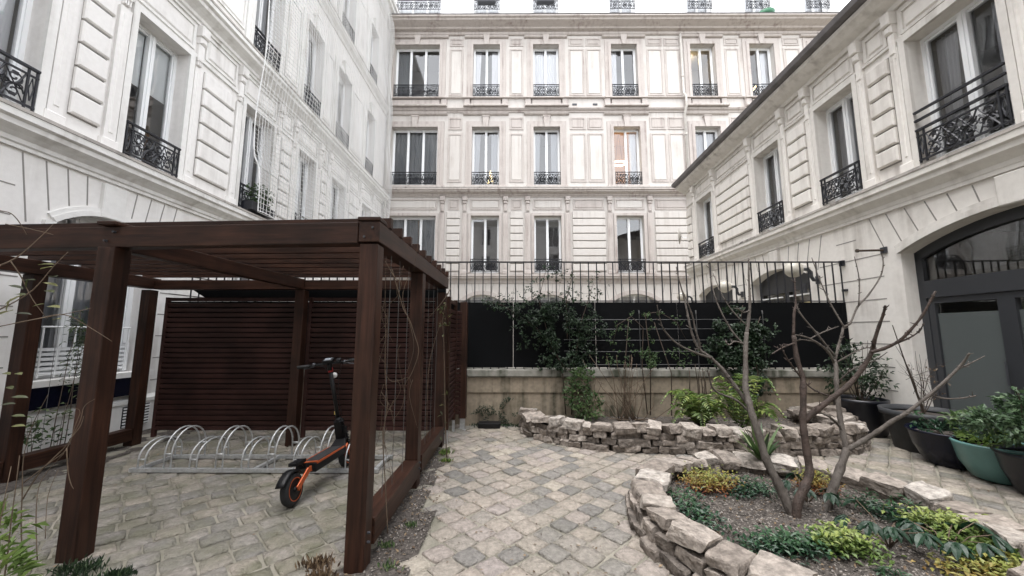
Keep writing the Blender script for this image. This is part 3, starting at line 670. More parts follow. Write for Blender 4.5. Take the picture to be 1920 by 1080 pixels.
# ---- right building -----------------------------------------------------------------
RA = -math.pi / 2 - math.atan(0.035)
RB = empty('coach_house', (5.93, 0, 0), RA, 'low two storey ivory building on the right with dark gutter and big arched glass door', 'building')
Rw = [(-12.55, -11.5), (-9.25, -8.3), (-7.2, -6.3), (-5.35, -4.25), (-3.1, -2.1), (-1.0, 0.0), (1.2, 2.2)]
archR = [(-5.85, -2.85, 0.0, 2.86, 3.18), (-9.78, -7.8, 0.9, 2.86, 3.1), (-12.75, -10.75, 0.9, 2.86, 3.1), (-1.9, 0.1, 0.9, 2.86, 3.1)]
wall_mesh(-13.4, 4, 0, 6.95, [(a, b, 4.1, 6.12) for a, b in Rw], archR, 0.3).build('wall', M['wall_right'], RB)
for i, (a, b) in enumerate(Rw):
    window(RB, a, b, 4.1, 6.12, 0.27, 2, [('left', 'curtain_grey'), ('sides', 'curtain_grey'), ('full', 'curtain_grey'), ('sides', 'curtain_grey'), None, ('full', 'curtain'), None][i], 'room')
    railing(RB, a + 0.01, b - 0.01, 4.12, 0.52, -0.05, 1.15, extra=2 if i == 3 else 0)
    mb = MB(); bx(mb, a - 0.09, a, 4.08, 6.2, 0, 0.05); bx(mb, b, b + 0.09, 4.08, 6.2, 0, 0.05); bx(mb, a, b, 6.12, 6.2, 0, 0.05); mb.build('window_surround', M['trim_right'], RB)
    panel(RB, 'wall_right', a - .05, b + .05, 6.27, 6.68)
    for u in (a - 0.17, b + 0.17): pm = MB(); pilaster(pm, u, 4.05, 6.12, 0.14, 0.05); console(pm, u, 6.74, 0.0, 0.15); pm.build('pilaster', M['wall_right'], RB)
gaps = [(-13.3, -12.98), (-11.1, -9.65), (-7.88, -7.62), (-5.88, -5.78)]
for i in range(len(Rw) - 1):
    a = Rw[i][1] + 0.29; b = Rw[i + 1][0] - 0.29
    if b - a < .2: a, b = (a + b) / 2 - .17, (a + b) / 2 + .17
    rust_panel(RB, 'wall_right', a, b, 4.3, 6.08, 0.30); panel(RB, 'wall_right', a - .02, b + .02, 6.27, 6.68)
rust_panel(RB, 'wall_right', -13.36, -13.04, 4.3, 6.08, 0.30)
cornice(RB, 'trim_right', -13.42, 4, 3.58, 3.98, 0.20); 
ec = MB(); prof(ec, -13.5, 4, [(0.05, 6.74), (0.08, 6.8), (0.2, 6.86), (0.32, 6.95), (0.34, 7.02), (0.0, 7.04)]); ec.build('cornice', M['trim_right'], RB)
gt = MB(); prof(gt, -13.55, 4, [(0.36, 7.03), (0.45, 7.06), (0.47, 7.16), (0.40, 7.17), (0.0, 7.19)]); gt.build('gutter', M['zinc'], RB)
rf = MB(); rf.add([(-13.55, -0.40, 7.17), (4, -0.40, 7.17), (4, 3.2, 8.3), (-13.55, 3.2, 8.3), (-13.55, 3.2, 7.0), (4, 3.2, 7.0)], [(0, 1, 2, 3), (0, 3, 4), (1, 5, 2)]); rf.build('roof', M['zinc'], RB)
sc = MB(); bx(sc, -13.4, 4, 6.205, 6.245, 0, 0.04); sc.build('string_course', M['trim_right'], RB)
jm = MB(); av = MB()
joints(jm, -13.35, 3.9, [2.91 + .01 - .373 * k for k in range(8)], [(a[0] - 0.30, a[1] + 0.30, 9) for a in archR])
joints(jm, -13.35, 3.9, [3.27], [(a[0] - 0.75, a[1] + 0.75, 9) for a in archR])
for a in archR:
    av = MB(); voussoirs(jm, a[0], a[1], a[3], a[4], 3.56, 13 if a[1] - a[0] > 2.5 else 9); archivolt(av, a[0], a[1], a[3], a[4], 0.14, 0.06)
    c = (a[0] + a[1]) / 2; cbx(av, c - 0.17, c + 0.17, a[4] - .02, 3.55, 0, 0.075, .015)
    if a[2] > 0: bx(av, a[0] - .15, a[1] + .15, a[2] - .1, a[2], 0, 0.1)
    av.build('arch_moulding', M['trim_right'], RB)
jm.build('wall_joints', M['joint'], RB)
pz = MB(); bx(pz, -13.38, -5.95, 0, 0.40, 0, 0.05); bx(pz, -2.75, 4, 0, 0.40, 0, 0.05); pz.build('plinth', M['trim_right'], RB)

def arched_door(a):
    ua, ub, z0, zs, zc = a; d0, d1 = 0.20, 0.28
    f = MB(); P, _ = arc_pts(ua, ub, zs, zc, 20)
    f.box(ua, ua + .10, d0, d1, z0, zs - .002); f.box(ub - .10, ub, d0, d1, z0, zs - .002)
    for i in range(20):
        (x0, y0), (x1, y1) = P[i], P[i + 1]
        f.add([(x0, d0, y0), (x1, d0, y1), (x1, d0, y1 - .15), (x0, d0, y0 - .15), (x0, d1, y0), (x1, d1, y1), (x1, d1, y1 - .15), (x0, d1, y0 - .15)], [(3, 2, 1, 0), (2, 3, 7, 6), (0, 1, 5, 4)])
    f.box(ua + .10, ub - .10, d0 - .02, d1, 2.14, 2.40)
    n = 3; w_ = (ub - ua - .2) / n
    for k in range(n):
        x0 = ua + .10 + w_ * k; x1 = x0 + w_
        f.box(x0, x0 + .09, d0 + .01, d1, z0 + .05, 2.14); f.box(x1 - .09, x1, d0 + .01, d1, z0 + .05, 2.14); f.box(x0 + .09, x1 - .09, d0 + .01, d1, 2.05, 2.14); f.box(x0 + .09, x1 - .09, d0 + .01, d1, z0 + .05, z0 + .20)
    o = f.build('glass_door', M['doorframe'], RB)
    gl = MB(); gl.add([(ua + .05, d1 - .03, z0 + .02), (ub - .05, d1 - .03, z0 + .02), (ub - .05, d1 - .03, zs + .1), (ua + .05, d1 - .03, zs + .1)], [(0, 1, 2, 3)])
    gl.add([(x, d1 - .03, max(y - .02, zs + .1)) for x, y in P if y > zs + .1] + [(P[-3][0], d1 - .03, zs + .1), (P[2][0], d1 - .03, zs + .1)], [tuple(range(len([1 for x, y in P if y > zs + .1]) + 2))[::-1]])
    gl.build('glass', M['glass_door'], o)
    rm = MB(); rm.box(ua - .3, ub + .3, d1 + 2.0, d1 + 2.05, 0, 3.3); rm.box(ua - .3, ub + .3, d1 + .01, d1 + 2.0, -0.02, 0); rm.box(ua - .3, ub + .3, d1 + .01, d1 + 2.0, 3.28, 3.3)
    rm.build('interior', M['room'], o)
    fm = MB()
    for k in range(n): fm.box(ua + .19 + w_ * k, ua + .01 + w_ * (k + 1), d1 - .036, d1 - .033, .20, 1.90)
    fm.build('pane_reflection', M['door_reflection'], o)  # grey sheets added on the glass, standing in for its pale reflection
    hd = MB(); c = ua + .10 + w_; hd.tube([(c - .05, d0 - .05, .95), (c - .05, d0 - .05, 1.25)], .012, 8); hd.build('door_handle', M['iron_grey'], o)
arched_door(archR[0])
for a in archR[1:]:
    ua, ub, z0, zs, zc = a; f = MB(); P, _ = arc_pts(ua, ub, zs, zc, 16)
    f.box(ua, ub, 0.18, 0.28, 2.56, zs - .002)
    for i in range(16):
        (x0, y0), (x1, y1) = P[i], P[i + 1]
        f.add([(x0, .18, y0), (x1, .18, y1), (x1, .18, zs - .002), (x0, .18, zs - .002)], [(3, 2, 1, 0)])
    for u in (ua + .05, (ua + ub) / 2, ub - .05): f.box(u - .06, u + .06, 0.2, 0.28, z0, 2.56)
    f.box(ua + .11, ub - .11, 0.2, 0.28, z0, z0 + .1)
    o = f.build('arched_window', M['doorframe'], RB)
    gl = MB(); gl.add([(ua + .05, .25, z0), (ub - .05, .25, z0), (ub - .05, .25, 2.57), (ua + .05, .25, 2.57)], [(0, 1, 2, 3)]); gl.build('glass', M['glass'], o)
    bl = MB()
    for k in (0, 1):
        x0 = ua + .15 + k * (ub - ua) / 2; bl.box(x0, x0 + (ub - ua) / 2 - .25, .14, .17, 2.44, 2.47)
    bl.build('blind_rail', M['white'], o)
    y_ = MB(); y_.box(ua + .7, ub - .15, .60, .62, z0, 2.33); y_.build('lit_blind', M['room_yellow'], o)
    rm = MB(); rm.box(ua - .3, ub + .3, 2.0, 2.05, 0.3, 3.3); rm.box(ua - .3, ub + .3, .31, 2.0, 3.28, 3.3); rm.build('interior', M['room'], o)

# ---- back building ------------------------------------------------------------------
BB = empty('apartment_block', (0, 17, 0), 0, 'tall pinkish stone apartment block across the far end of the courtyard', 'building')
Bw = [(-5.9, -3.67, 3), (-2.02, -0.70, 2), (0.94, 2.22, 2), (4.79, 6.07, 2), (8.69, 9.92, 2), (11.6, 12.82, 2), (14.6, 15.8, 2)]
BZ = [(4.36, 7.07), (8.56, 11.48), (13.04, 15.82), (17.45, 20.2)]
rects = [(a, b, z0, z1) for a, b, n in Bw for z0, z1 in BZ]
archB = [(-5.6, -3.7, 0, 2.8, 3.35), (-2.5, -0.4, 0, 2.8, 3.35), (0.5, 2.7, 0, 2.8, 3.35), (4.25, 6.85, 0, 2.75, 3.38), (8.3, 10.5, 0, 2.8, 3.35)]
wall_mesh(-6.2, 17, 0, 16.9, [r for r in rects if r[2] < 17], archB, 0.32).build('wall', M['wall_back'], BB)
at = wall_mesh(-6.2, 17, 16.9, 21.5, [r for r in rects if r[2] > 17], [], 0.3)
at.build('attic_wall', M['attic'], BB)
CUR = {(0, 0): ('full', 'curtain_dark'), (0, 1): None, (0, 2): None, (0, 3): None,
       (1, 0): ('full', 'curtain_dark'), (1, 1): ('sides', 'curtain_grey'), (1, 2): ('sides', 'curtain_grey'), (1, 3): ('right', 'curtain'), (1, 4): ('full', 'curtain_grey'),
       (2, 0): ('left', 'curtain_dark'), (2, 1): ('sides', 'curtain'), (2, 2): ('full', 'curtain'), (2, 3): ('left', 'curtain'), (2, 4): None, (2, 5): ('right', 'curtain')}
for i, (a, b, n) in enumerate(Bw):
    for r_, (z0, z1) in enumerate(BZ):
        room = 'room_warm' if (i, r_) == (3, 1) else ('room_light' if r_ == 2 and i > 0 else 'room')
        window(BB, a, b, z0, z1, 0.30, n, CUR.get((r_, i), ('full', 'curtain') if r_ == 3 else None), room,
               label={(3, 1): 'window of a warmly lit room with a ring lamp', (0, 1): 'three light window with a dark greenish blind'}.get((i, r_)), st=0.07)
        railing(BB, a + .01, b - .01, z0 + (0.02 if r_ < 3 else .24), 0.62 if r_ < 3 else 0.55, -0.06 if r_ < 3 else -.1, 1.25, 'iron' if r_ < 3 else 'iron_grey')
        if r_ in (1, 2):
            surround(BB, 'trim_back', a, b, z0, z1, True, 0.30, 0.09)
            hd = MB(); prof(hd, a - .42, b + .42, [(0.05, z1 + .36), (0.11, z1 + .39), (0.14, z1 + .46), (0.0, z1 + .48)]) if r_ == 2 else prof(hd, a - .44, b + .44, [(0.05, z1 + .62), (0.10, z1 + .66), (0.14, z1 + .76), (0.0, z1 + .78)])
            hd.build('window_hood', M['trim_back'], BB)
        if r_ == 2:     # boxed sill with little brackets
            ap = MB(); cbx(ap, a - .42, b + .42, 12.46, 12.56, 0, 0.26, .02); cbx(ap, a - .40, a - .12, 12.56, 12.90, 0, 0.16, .03); cbx(ap, b + .12, b + .40, 12.56, 12.90, 0, 0.16, .03)
            cbx(ap, a - .06, b + .06, 12.60, 12.86, 0, 0.13, .02); cbx(ap, a - .42, b + .42, 12.90, 12.96, 0, 0.22, .01); ap.build('sill', M['trim_back'], BB)
        if r_ == 1:
            ap = MB(); cbx(ap, a - .35, b + .35, 8.34, 8.54, 0, 0.12, .01); ap.build('sill', M['trim_back'], BB)
        if r_ == 0:
            mb = MB(); bx(mb, a - 0.12, a, z0, z1 + .12, 0, 0.06); bx(mb, b, b + 0.12, z0, z1 + .12, 0, 0.06); bx(mb, a, b, z1, z1 + .12, 0, 0.06); mb.build('window_surround', M['trim_back'], BB)
            panel(BB, 'wall_back', a - .05, b + .05, 7.36, 7.88, .06)
            for u in (a - .30, b + .30):
                if u > -6.1: pm = MB(); pilaster(pm, u, 4.30, 7.25, 0.24, 0.06); console(pm, u, 8.0, 0.0, 0.24); pm.build('pilaster', M['trim_back'], BB)
for i in range(len(Bw) - 1):
    a, b = Bw[i][1] + .50, Bw[i + 1][0] - .50
    rust_panel(BB, 'wall_back', a + .02, b - .02, 4.42, 7.28, 0.36, .06); panel(BB, 'trim_back', a + .06, b - .06, 7.36, 7.88, .06)
    segs = [(a - .02, b + .02)] if b - a < 1.4 else [(a - .02, (a + b) / 2 - .04), ((a + b) / 2 + .04, b + .02)]
    for (p, q) in segs:
        for z0, z1 in ((8.72, 11.16), (11.36, 11.98), (13.12, 15.60), (15.76, 16.18)): panel(BB, 'wall_back' if z1 - z0 > 1 else 'trim_back', p, q, z0, z1, .07)
cornice(BB, 'trim_back', -6.2, 17, 3.88, 4.26, 0.22, False); cornice(BB, 'trim_back', -6.2, 17, 7.98, 8.32, 0.34, True); cornice(BB, 'trim_back', -6.2, 17, 12.24, 12.44, 0.14, False)
mb = MB(); prof(mb, -6.2, 17, [(0.05, 12.96), (.10, 12.99), (.10, 13.02), (0, 13.03)]); mb.build('string_course', M['trim_back'], BB)
mb = MB(); prof(mb, -6.2, 17, [(0.06, 16.34), (.10, 16.38), (.10, 16.48), (.26, 16.52), (.30, 16.58), (.45, 16.64), (.60, 16.70), (.63, 16.76), (.72, 16.80), (.72, 16.87), (0, 16.92)]); mb.build('cornice', M['trim_back'], BB)
mb = MB(); prof(mb, -6.2, 17, [(0.74, 16.872), (.75, 16.90), (0, 16.97)]); mb.build('ledge_capping', M['zinc'], BB)
jm = MB(); av = MB(); joints(jm, -6.1, 17, [3.4 - .4 * k for k in range(3)], [(a[0] - .4, a[1] + .4, 9) for a in archB])
for a in archB:
    av = MB(); voussoirs(jm, a[0], a[1], a[3], a[4], 3.86, 9); archivolt(av, a[0], a[1], a[3], a[4], .18, .07); av.build('arch_moulding', M['trim_back'], BB)
    f = window(BB, a[0], a[1], 0.4, a[4], 0.30, 4, ('full', 'curtain'), 'room_light', st=.08)
jm.build('wall_joints', M['joint'], BB)
for (u, z0, z1) in ((-6.05, 0, 16.4), (8.22, 4.2, 16.4)):
    dp = MB(); dp.tube([(u, -.13, z0), (u, -.13, 12.1), (u + .03, -.30, 12.4), (u + .03, -.30, 12.9), (u, -.13, 13.2), (u, -.13, z1 - .6), (u, -.13, z1 - .1)], .055, 8)
    for z in range(int(z0) + 1, int(z1), 3): dp.tube([(u, -.13, z), (u, -.13, z + .1)], .068, 8)
    dp.build('drainpipe', M['pipe'], BB, smooth=True)
vb = MB()
for u in (2.95, 3.95): vb.box(u - .11, u + .11, -.03, .02, 12.62, 12.70); vb.box(u - .11, u + .11, -.03, .02, 8.40, 8.47)
vb.build('air_vent', M['iron_grey'], BB)

# ---- unseen building added behind the viewpoint, so the panes have something to reflect
QB = empty('added_rear_building', (0, -8, 0), R(180), 'pale rendered building added behind the viewpoint for the panes to reflect', 'building')
rq = [(u, u + 1.2, z, z + 2.3) for u in (-5.2, -2.6, 0, 2.6, 4.8) for z in (.9, 4.4, 8.2, 11.6)]
wall_mesh(-6.6, 6.6, 0, 14.6, rq, [], .25).build('wall', M['wall_left'], QB)
for a, b, z0, z1 in rq: window(QB, a, b, z0, z1, .24, 2, None, 'room')
cornice(QB, 'trim_left', -6.6, 6.6, 3.7, 4.1, .25, False); cornice(QB, 'trim_left', -6.6, 6.6, 14.1, 14.6, .4, False)

# lamps seen in windows
rl = MB(); pts = [(0.37 * math.cos(t * .2618), 0.33 * math.sin(t * .2618), 0) for t in range(25)]; rl.tube(pts, 0.036, 8, cap=False)
o = empty('pendant_lamp', (5.24, 17.75, 10.0), 0, 'glowing ring shaped pendant lamp in the warm lit window', 'lamp')
r_ = rl.build('ring', M['bulb'], o, smooth=True); r_.rotation_euler = (R(6), 0, 0)
cb = MB(); cb.tube([(0, 0, 1.7), (0.2, 0.1, 0.05)], .006, 4); cb.tube([(0, 0, 1.7), (-0.2, -.1, 0.05)], .006, 4); cb.build('cable', M['iron'], o)
o = empty('ceiling_lamp', (9.0, 17.9, 15.55), 0, 'round white lamp glowing at the top of an upper window near the drainpipe', 'lamp')
sp = MB(); sp.lathe([(0.01, .1), (.12, .08), (.16, 0), (.12, -.08), (.01, -.1)], n=14); sp.build('shade', M['bulb'], o, smooth=True)
o = empty('fairy_lights', (-1.15, 17.45, 8.65), 0, 'small cone of warm fairy lights behind a second floor railing', 'lights')
fl = MB()
for k in range(46):
    h = (k / 46) ** .8; a = k * 2.4; r_ = .17 * (1 - h); p = Vector((r_ * math.cos(a), r_ * math.sin(a), h * .85)); s_ = .008
    fl.obox(p, (s_, 0, 0), (0, s_, 0), (0, 0, s_))
fl.build('bulbs', M['bulb'], o)
sm = MB(); sm.tube([(0, 0, -.06), (0, 0, .85)], .01, 6); sm.build('stem', M['stem_dark'], o)
o = empty('linear_lamp', (12.35, 17.9, 13.9), 0, 'slanting strip lamp glowing in the upper window beside the roof edge', 'lamp')
sp = MB(); sp.bar((-.35, 0, -.3), (.1, 0, .35), .05, .05); sp.build('tube', M['bulb'], o)

# drain pots on the attic railings
for x, cx, lab in ((-1.36, 0.42, 'black trough planter on the attic railing, the left of two'), (1.55, 0.42, 'black trough planter on the attic railing, the right of two')):
    mb = MB(); mb.add([(-.42, -.12, 0), (.42, -.12, 0), (.42, .1, 0), (-.42, .1, 0), (-.5, -.17, .28), (.5, -.17, .28), (.5, .14, .28), (-.5, .14, .28)], [(3, 2, 1, 0), (0, 1, 5, 4), (1, 2, 6, 5), (2, 3, 7, 6), (3, 0, 4, 7), (4, 5, 6, 7)])
    tag(mb.build('trough_planter', M['pot_black'], loc=(x, 16.62, 17.78)), lab, 'planter', 'troughs on the attic railings')
mb = MB(); mb.lathe([(0.01, 0), (.34, 0), (.42, .22), (.38, .24), (0.01, .19)], n=20)
tag(mb.build('green_basin', mat('green_plastic', (0.03, 0.14, 0.07), .5), loc=(12.35, 16.7, 16.97), smooth=True), 'green plastic basin on the ledge of the top cornice', 'basin')

# ================================================================ net
def safety_net():
    mb = MB()
    def off(y, z): return 0.42 + 0.10 * math.sin(y * 1.1 + z * .35) + 0.05 * math.sin(z * 1.7) + (0.12 if z < 5.4 and y < 9.6 else 0)
    ys = 8.0; ye = 16.6; zb = 4.30; zt = 17.2; s = 0.11
    def edge(z): return ys + 0.42 * max(0, (8.2 - z) / 4) * 0 + 0.18 * math.sin(z * .8) - 0.25 * (1 if z > 7.4 else (z - 4.3) / 3.1 - .4) * 0
    ny = int((ye - ys) / s); nz = int((zt - zb) / s)
    for i in range(ny + 1):
        y = ys + i * s; pts = []
        for k in range(0, 27):
            z = zb + (zt - zb) * k / 26; pts.append((-6.2 + off(y, z), y + 0.03 * math.sin(z * 2 + i), z))
        mb.tube(pts, 0.0075, 3, cap=False)
    for j in range(nz + 1):
        z = zb + j * s; pts = []
        for k in range(0, 27):
            y = ys + (ye - ys) * k / 26; pts.append((-6.2 + off(y, z), y, z + 0.03 * math.sin(y * 2.2 + j * .3)))
        mb.tube(pts, 0.0075, 3, cap=False)
    e = empty('safety_net', (0, 0, 0), 0, 'white bird netting hung over the windows of the left facade', 'net')
    mb.build('mesh', M['net'], e)
    r = MB(); r.tube([(-6.2 + off(8, zb + (zt - zb) * k / 40), 8.0, zb + (zt - zb) * k / 40) for k in range(41)], .010, 5)
    r.tube([(-6.2 + off(8 + 8.6 * k / 40, zb), 8 + 8.6 * k / 40, zb + .03 * math.sin(k)) for k in range(41)], .010, 5)
    r.tube([(-6.2 + off(13.4, zb + (zt - zb) * k / 40), 13.4, zb + (zt - zb) * k / 40) for k in range(41)], .008, 5)
    r.build('border_rope', M['net'], e)
safety_net()

# ================================================================ low wall, black screen, railing
FW = empty('low_wall', (0, 6.8, 0), 0, 'stained low masonry wall with a pale coping under the black screen', 'wall')
mb = MB(); mb.box(-6.15, 6.1, 0, .30, -.02, .56); mb.box(-6.15, 6.1, -.025, .30, .56, .82)
mb.build('masonry', M['dwarf'], FW)
mb = MB(); mb.box(-6.15, 6.1, -.075, .36, .84, .955); mb.box(-6.15, 6.1, -.045, .33, .82, .84); mb.build('coping', M['coping'], FW, bevel=.01)
FE = empty('metal_fence', (0, 6.9, .955), 0, 'black sheet metal screen topped by open vertical railings on the low wall', 'fence')
mb = MB(); x = -6.05
while x < 6.1:
    x2 = min(x + 1.51, 6.12); mb.box(x, x2 - .006, -.006, .006, .03, 1.215); 
    for u in (x + .12, x2 - .12):
        for z in (.45, .85): mb.tube([(u, -.004, z), (u, -.014, z)], .008, 6)
    x += 1.51
mb.build('sheet_panels', M['panel'], FE)
mb = MB(); x = -6.05
while x < 6.13:
    mb.box(x - .009, x + .009, .012, .03, 0.0, 1.96); x += .152
mb.box(-6.1, 6.16, .004, .038, 1.96, 1.985); mb.box(-6.1, 6.12, .03, .05, 1.23, 1.25)
mb.box(6.12, 6.2, -.02, .06, 1.90, 2.0); mb.box(6.12, 6.2, -.02, .06, 1.42, 1.46)
mb.build('railings', M['iron'], FE)
mb = MB()
for z in (.33, .53, .73, .90, .10): mb.tube([(.9, -.11, z), (1.5, -.115, z - .012), (4.6, -.11, z)], .0035, 4)
for u in (1.0, 2.27, 3.3, 4.5): mb.tube([(u, -.11, .02), (u, -.11, 1.0)], .006, 4); mb.tube([(u, -.11, 1.0), (u, -.10, 1.06)], .012, 6)
mb.build('trellis_wires', M['wire'], FE)

# ================================================================ pergola
PG = empty('pergola', (-3.25, 4.2, 0), 0, 'red brown timber pergola sheltering the cycle rack, with louvred back', 'pergola')
def P(mb, name, grain, m='wood', bevel=.006):
    o = mb.build(name, M[m], None, grain=grain, bevel=bevel); o.parent = PG; o.location = (3.25, -4.2, 0); return o
GV, GX, GY = (28, 28, 1.3), (1.3, 28, 28), (28, 1.3, 28)
PW = .135
posts = [(-1.08, 2.78, 2.26), (-3.145, 2.87, 2.26), (-5.5, 3.05, 2.26), (-1.08, 4.17, 2.27), (-1.08, 5.58, 2.2), (-5.5, 4.22, 2.26), (-5.5, 5.58, 2.24), (-3.2, 5.60, 2.24)]
for x, y, h in posts:
    mb = MB(); mb.box(x - PW / 2, x + PW / 2, y - PW / 2, y + PW / 2, -.03, h); P(mb, 'post', GV)
mb = MB(); mb.bar((-6.3, 3.075, 2.344), (-1.16, 2.757, 2.344), .10, .164); P(mb, 'beam', GX)
mb = MB(); mb.box(-1.155, -1.0, 2.70, 5.66, 2.272, 2.43); P(mb, 'beam', GY)
mb = MB(); mb.box(-1.165, -0.995, 2.69, 2.85, 2.432, 2.462); mb.box(-3.22, -3.07, 2.78, 2.95, 2.43, 2.458); P(mb, 'post_cap', GX)
mb = MB(); mb.box(-5.58, -5.42, 3.10, 5.66, 2.262, 2.42); P(mb, 'beam', GY)
mb = MB(); mb.box(-5.41, -1.16, 5.54, 5.66, 2.25, 2.39); P(mb, 'beam', GX)
mb = MB(); mb.box(-3.25, -3.14, 2.96, 5.53, 2.255, 2.40); P(mb, 'beam', GY)
for k in range(10):
    y = 2.93 + k * .292; mb = MB(); mb.bar((-5.60, y + .22 * (1 - k / 9), 2.472), (-0.985, y, 2.476), .048, .085); P(mb, 'roof_slat', GX, bevel=.003)
# louvred back panels
def louvre(mb, x0, x1, y, z0, z1, pitch=.076, axis='x'):
    n = int((z1 - z0) / pitch)
    for i in range(n):
        z = z0 + (i + .5) * pitch
        if axis == 'x': mb.obox(((x0 + x1) / 2, y, z), ((x1 - x0) / 2, 0, 0), (0, .018, .004), (0, -.006, .026))
        else: mb.obox((y, (x0 + x1) / 2, z), (0, (x1 - x0) / 2, 0), (-.018, 0, .004), (.006, 0, .026))
for x0, x1 in ((-5.33, -3.272), (-3.128, -1.152)):
    mb = MB(); louvre(mb, x0 + .05, x1 - .05, 5.69, .24, 2.08); P(mb, 'louvre_screen', GX, 'louvre', 0)
    mb = MB(); mb.box(x0, x0 + .05, 5.665, 5.715, .08, 2.14); mb.box(x1 - .05, x1, 5.665, 5.715, .08, 2.14); mb.box(x0 + .05, x1 - .05, 5.67, 5.71, 2.085, 2.135); mb.box(x0 + .05, x1 - .05, 5.67, 5.71, .18, .235)
    P(mb, 'screen_frame', GV, 'louvre', .003)
    mb = MB(); mb.box(x0 + .02, x1 - .02, 5.722, 5.73, .20, 2.08); P(mb, 'dark_gap_sheet', GX, 'panel', 0)  # black sheet added so the gaps between the slats stay dark
mb = MB(); mb.box(-1.15, -1.0, 2.865, 4.085, .10, .28); mb.box(-1.15, -1.0, 4.255, 5.50, .10, .28); P(mb, 'bottom_rail', GY)
mb = MB(); mb.box(-5.57, -5.43, 3.135, 4.14, .08, .24); mb.box(-5.57, -5.43, 4.305, 5.50, .08, .24); P(mb, 'bottom_rail', GY)
for y in (2.98, 3.2, 3.45, 3.75, 4.42, 4.66, 4.95, 5.2): mb = MB(); mb.tube([(-1.07, y, .28), (-1.07, y, 2.27)], .0028, 4); P(mb, 'climbing_wire', GV, 'wire', 0)
for y in (3.4, 3.8, 4.5, 5.0): mb = MB(); mb.tube([(-5.5, y, .24), (-5.5, y, 2.26)], .0028, 4); P(mb, 'climbing_wire', GV, 'wire', 0)
for x, z in ((-1.11, 2.31), (-1.05, 2.38), (-3.17, 2.31), (-3.11, 2.38)):      # coach bolts on the front beam
    yy = 2.70 if x > -2 else 2.815
    mb = MB(); mb.tube([(x, yy + .01, z), (x, yy - .012, z)], .009, 8); P(mb, 'bolt', GV, 'iron_grey', 0)
for y in (2.76, 4.17, 5.58):
    for z in (.17, .23): mb = MB(); mb.tube([(-1.02, y, z), (-.992, y, z)], .009, 8); P(mb, 'bolt', GV, 'iron_grey', 0)

LS = empty('louvred_screen', (-1.0, 6.2, 0), 0, 'narrow maroon louvred screen on steel feet between pergola and low wall', 'screen')
mb = MB(); louvre(mb, 5.76, 6.36, -1.0, .24, 2.06, axis='y'); o = mb.build('louvres', M['louvre'], LS, grain=GY); o.location = (1.0, -6.2, 0)
mb = MB(); mb.box(-1.03, -1.025, 5.76, 6.36, .24, 2.06); o = mb.build('dark_gap_sheet', M['panel'], LS); o.location = (1.0, -6.2, 0)  # black sheet added here too, keeps the slat gaps dark
mb = MB(); louvre(mb, -1.5, -.90, 6.46, .24, 2.0); o = mb.build('louvres', M['louvre'], LS, grain=GX); o.location = (1.0, -6.2, 0)
mb = MB(); mb.box(-1.03, -.97, 5.70, 5.76, .18, 2.16); mb.box(-1.03, -.97, 6.36, 6.42, .18, 2.16); mb.box(-.93, -.81, 6.46, 6.60, .18, 2.14); mb.box(-1.02, -.98, 5.76, 6.36, 2.07, 2.12)
o = mb.build('frame', M['wood'], LS, grain=GV, bevel=.004); o.location = (1.0, -6.2, 0)
mb = MB(); mb.box(-1.02, -.98, 5.71, 5.75, -.02, .18); mb.box(-1.02, -.98, 6.37, 6.41, -.02, .18); mb.box(-.91, -.83, 6.49, 6.57, -.02, .18); mb.box(-.94, -.80, 6.46, 6.60, -.022, -.0)
o = mb.build('steel_foot', M['galv'], LS); o.location = (1.0, -6.2, 0)

mb = MB(); pz_ = [(-5.16, 2.36), (-4.72, 2.09), (-1.06, 2.09), (-1.06, 2.36)]
mb.add([(x, 5.76, z) for x, z in pz_] + [(x, 5.80, z) for x, z in pz_], [(0, 1, 2, 3), (7, 6, 5, 4), (0, 4, 5, 1), (1, 5, 6, 2), (2, 6, 7, 3), (3, 7, 4, 0)])
o = mb.build('fascia', M['panel'], LS); o.location = (1.0, -6.2, 0)
# ================================================================ cycle rack
BR = empty('bicycle_rack', (-3.0, 4.5, 0), 0, 'galvanised cycle rack with alternating high and low hoops under the pergola', 'bike rack')
mb = MB(); mb.box(-1.42, 1.45, -.02, .02, .012, .052); mb.box(-1.42, 1.45, .46, .50, .012, .052)
for x in (-1.36, .0, 1.4): mb.box(x - .02, x + .02, .02, .46, .014, .048)
mb.build('base_rail', M['galv'], BR)
for k in range(9):
    x = -1.30 + k * .300; hi = k % 2 == 1; h = .46 if hi else .33; mb = MB()
    for dx in (-.04, .04):
        pts = [(x + dx, 0, .05), (x + dx, 0, h * .45)]
        for i in range(1, 12):
            a = math.pi * i / 12; pts.append((x + dx, .24 - .24 * math.cos(a), h * .45 + (h * .55) * math.sin(a)))
        pts += [(x + dx, .48, h * .45), (x + dx, .48, .05)]
        mb.tube(pts, .009, 8)
    mb.box(x - .04, x + .04, -.006, .006, h * .42, h * .47); mb.box(x - .04, x + .04, .474, .486, h * .42, h * .47)
    mb.build('hoop', M['galv'], BR, smooth=True)

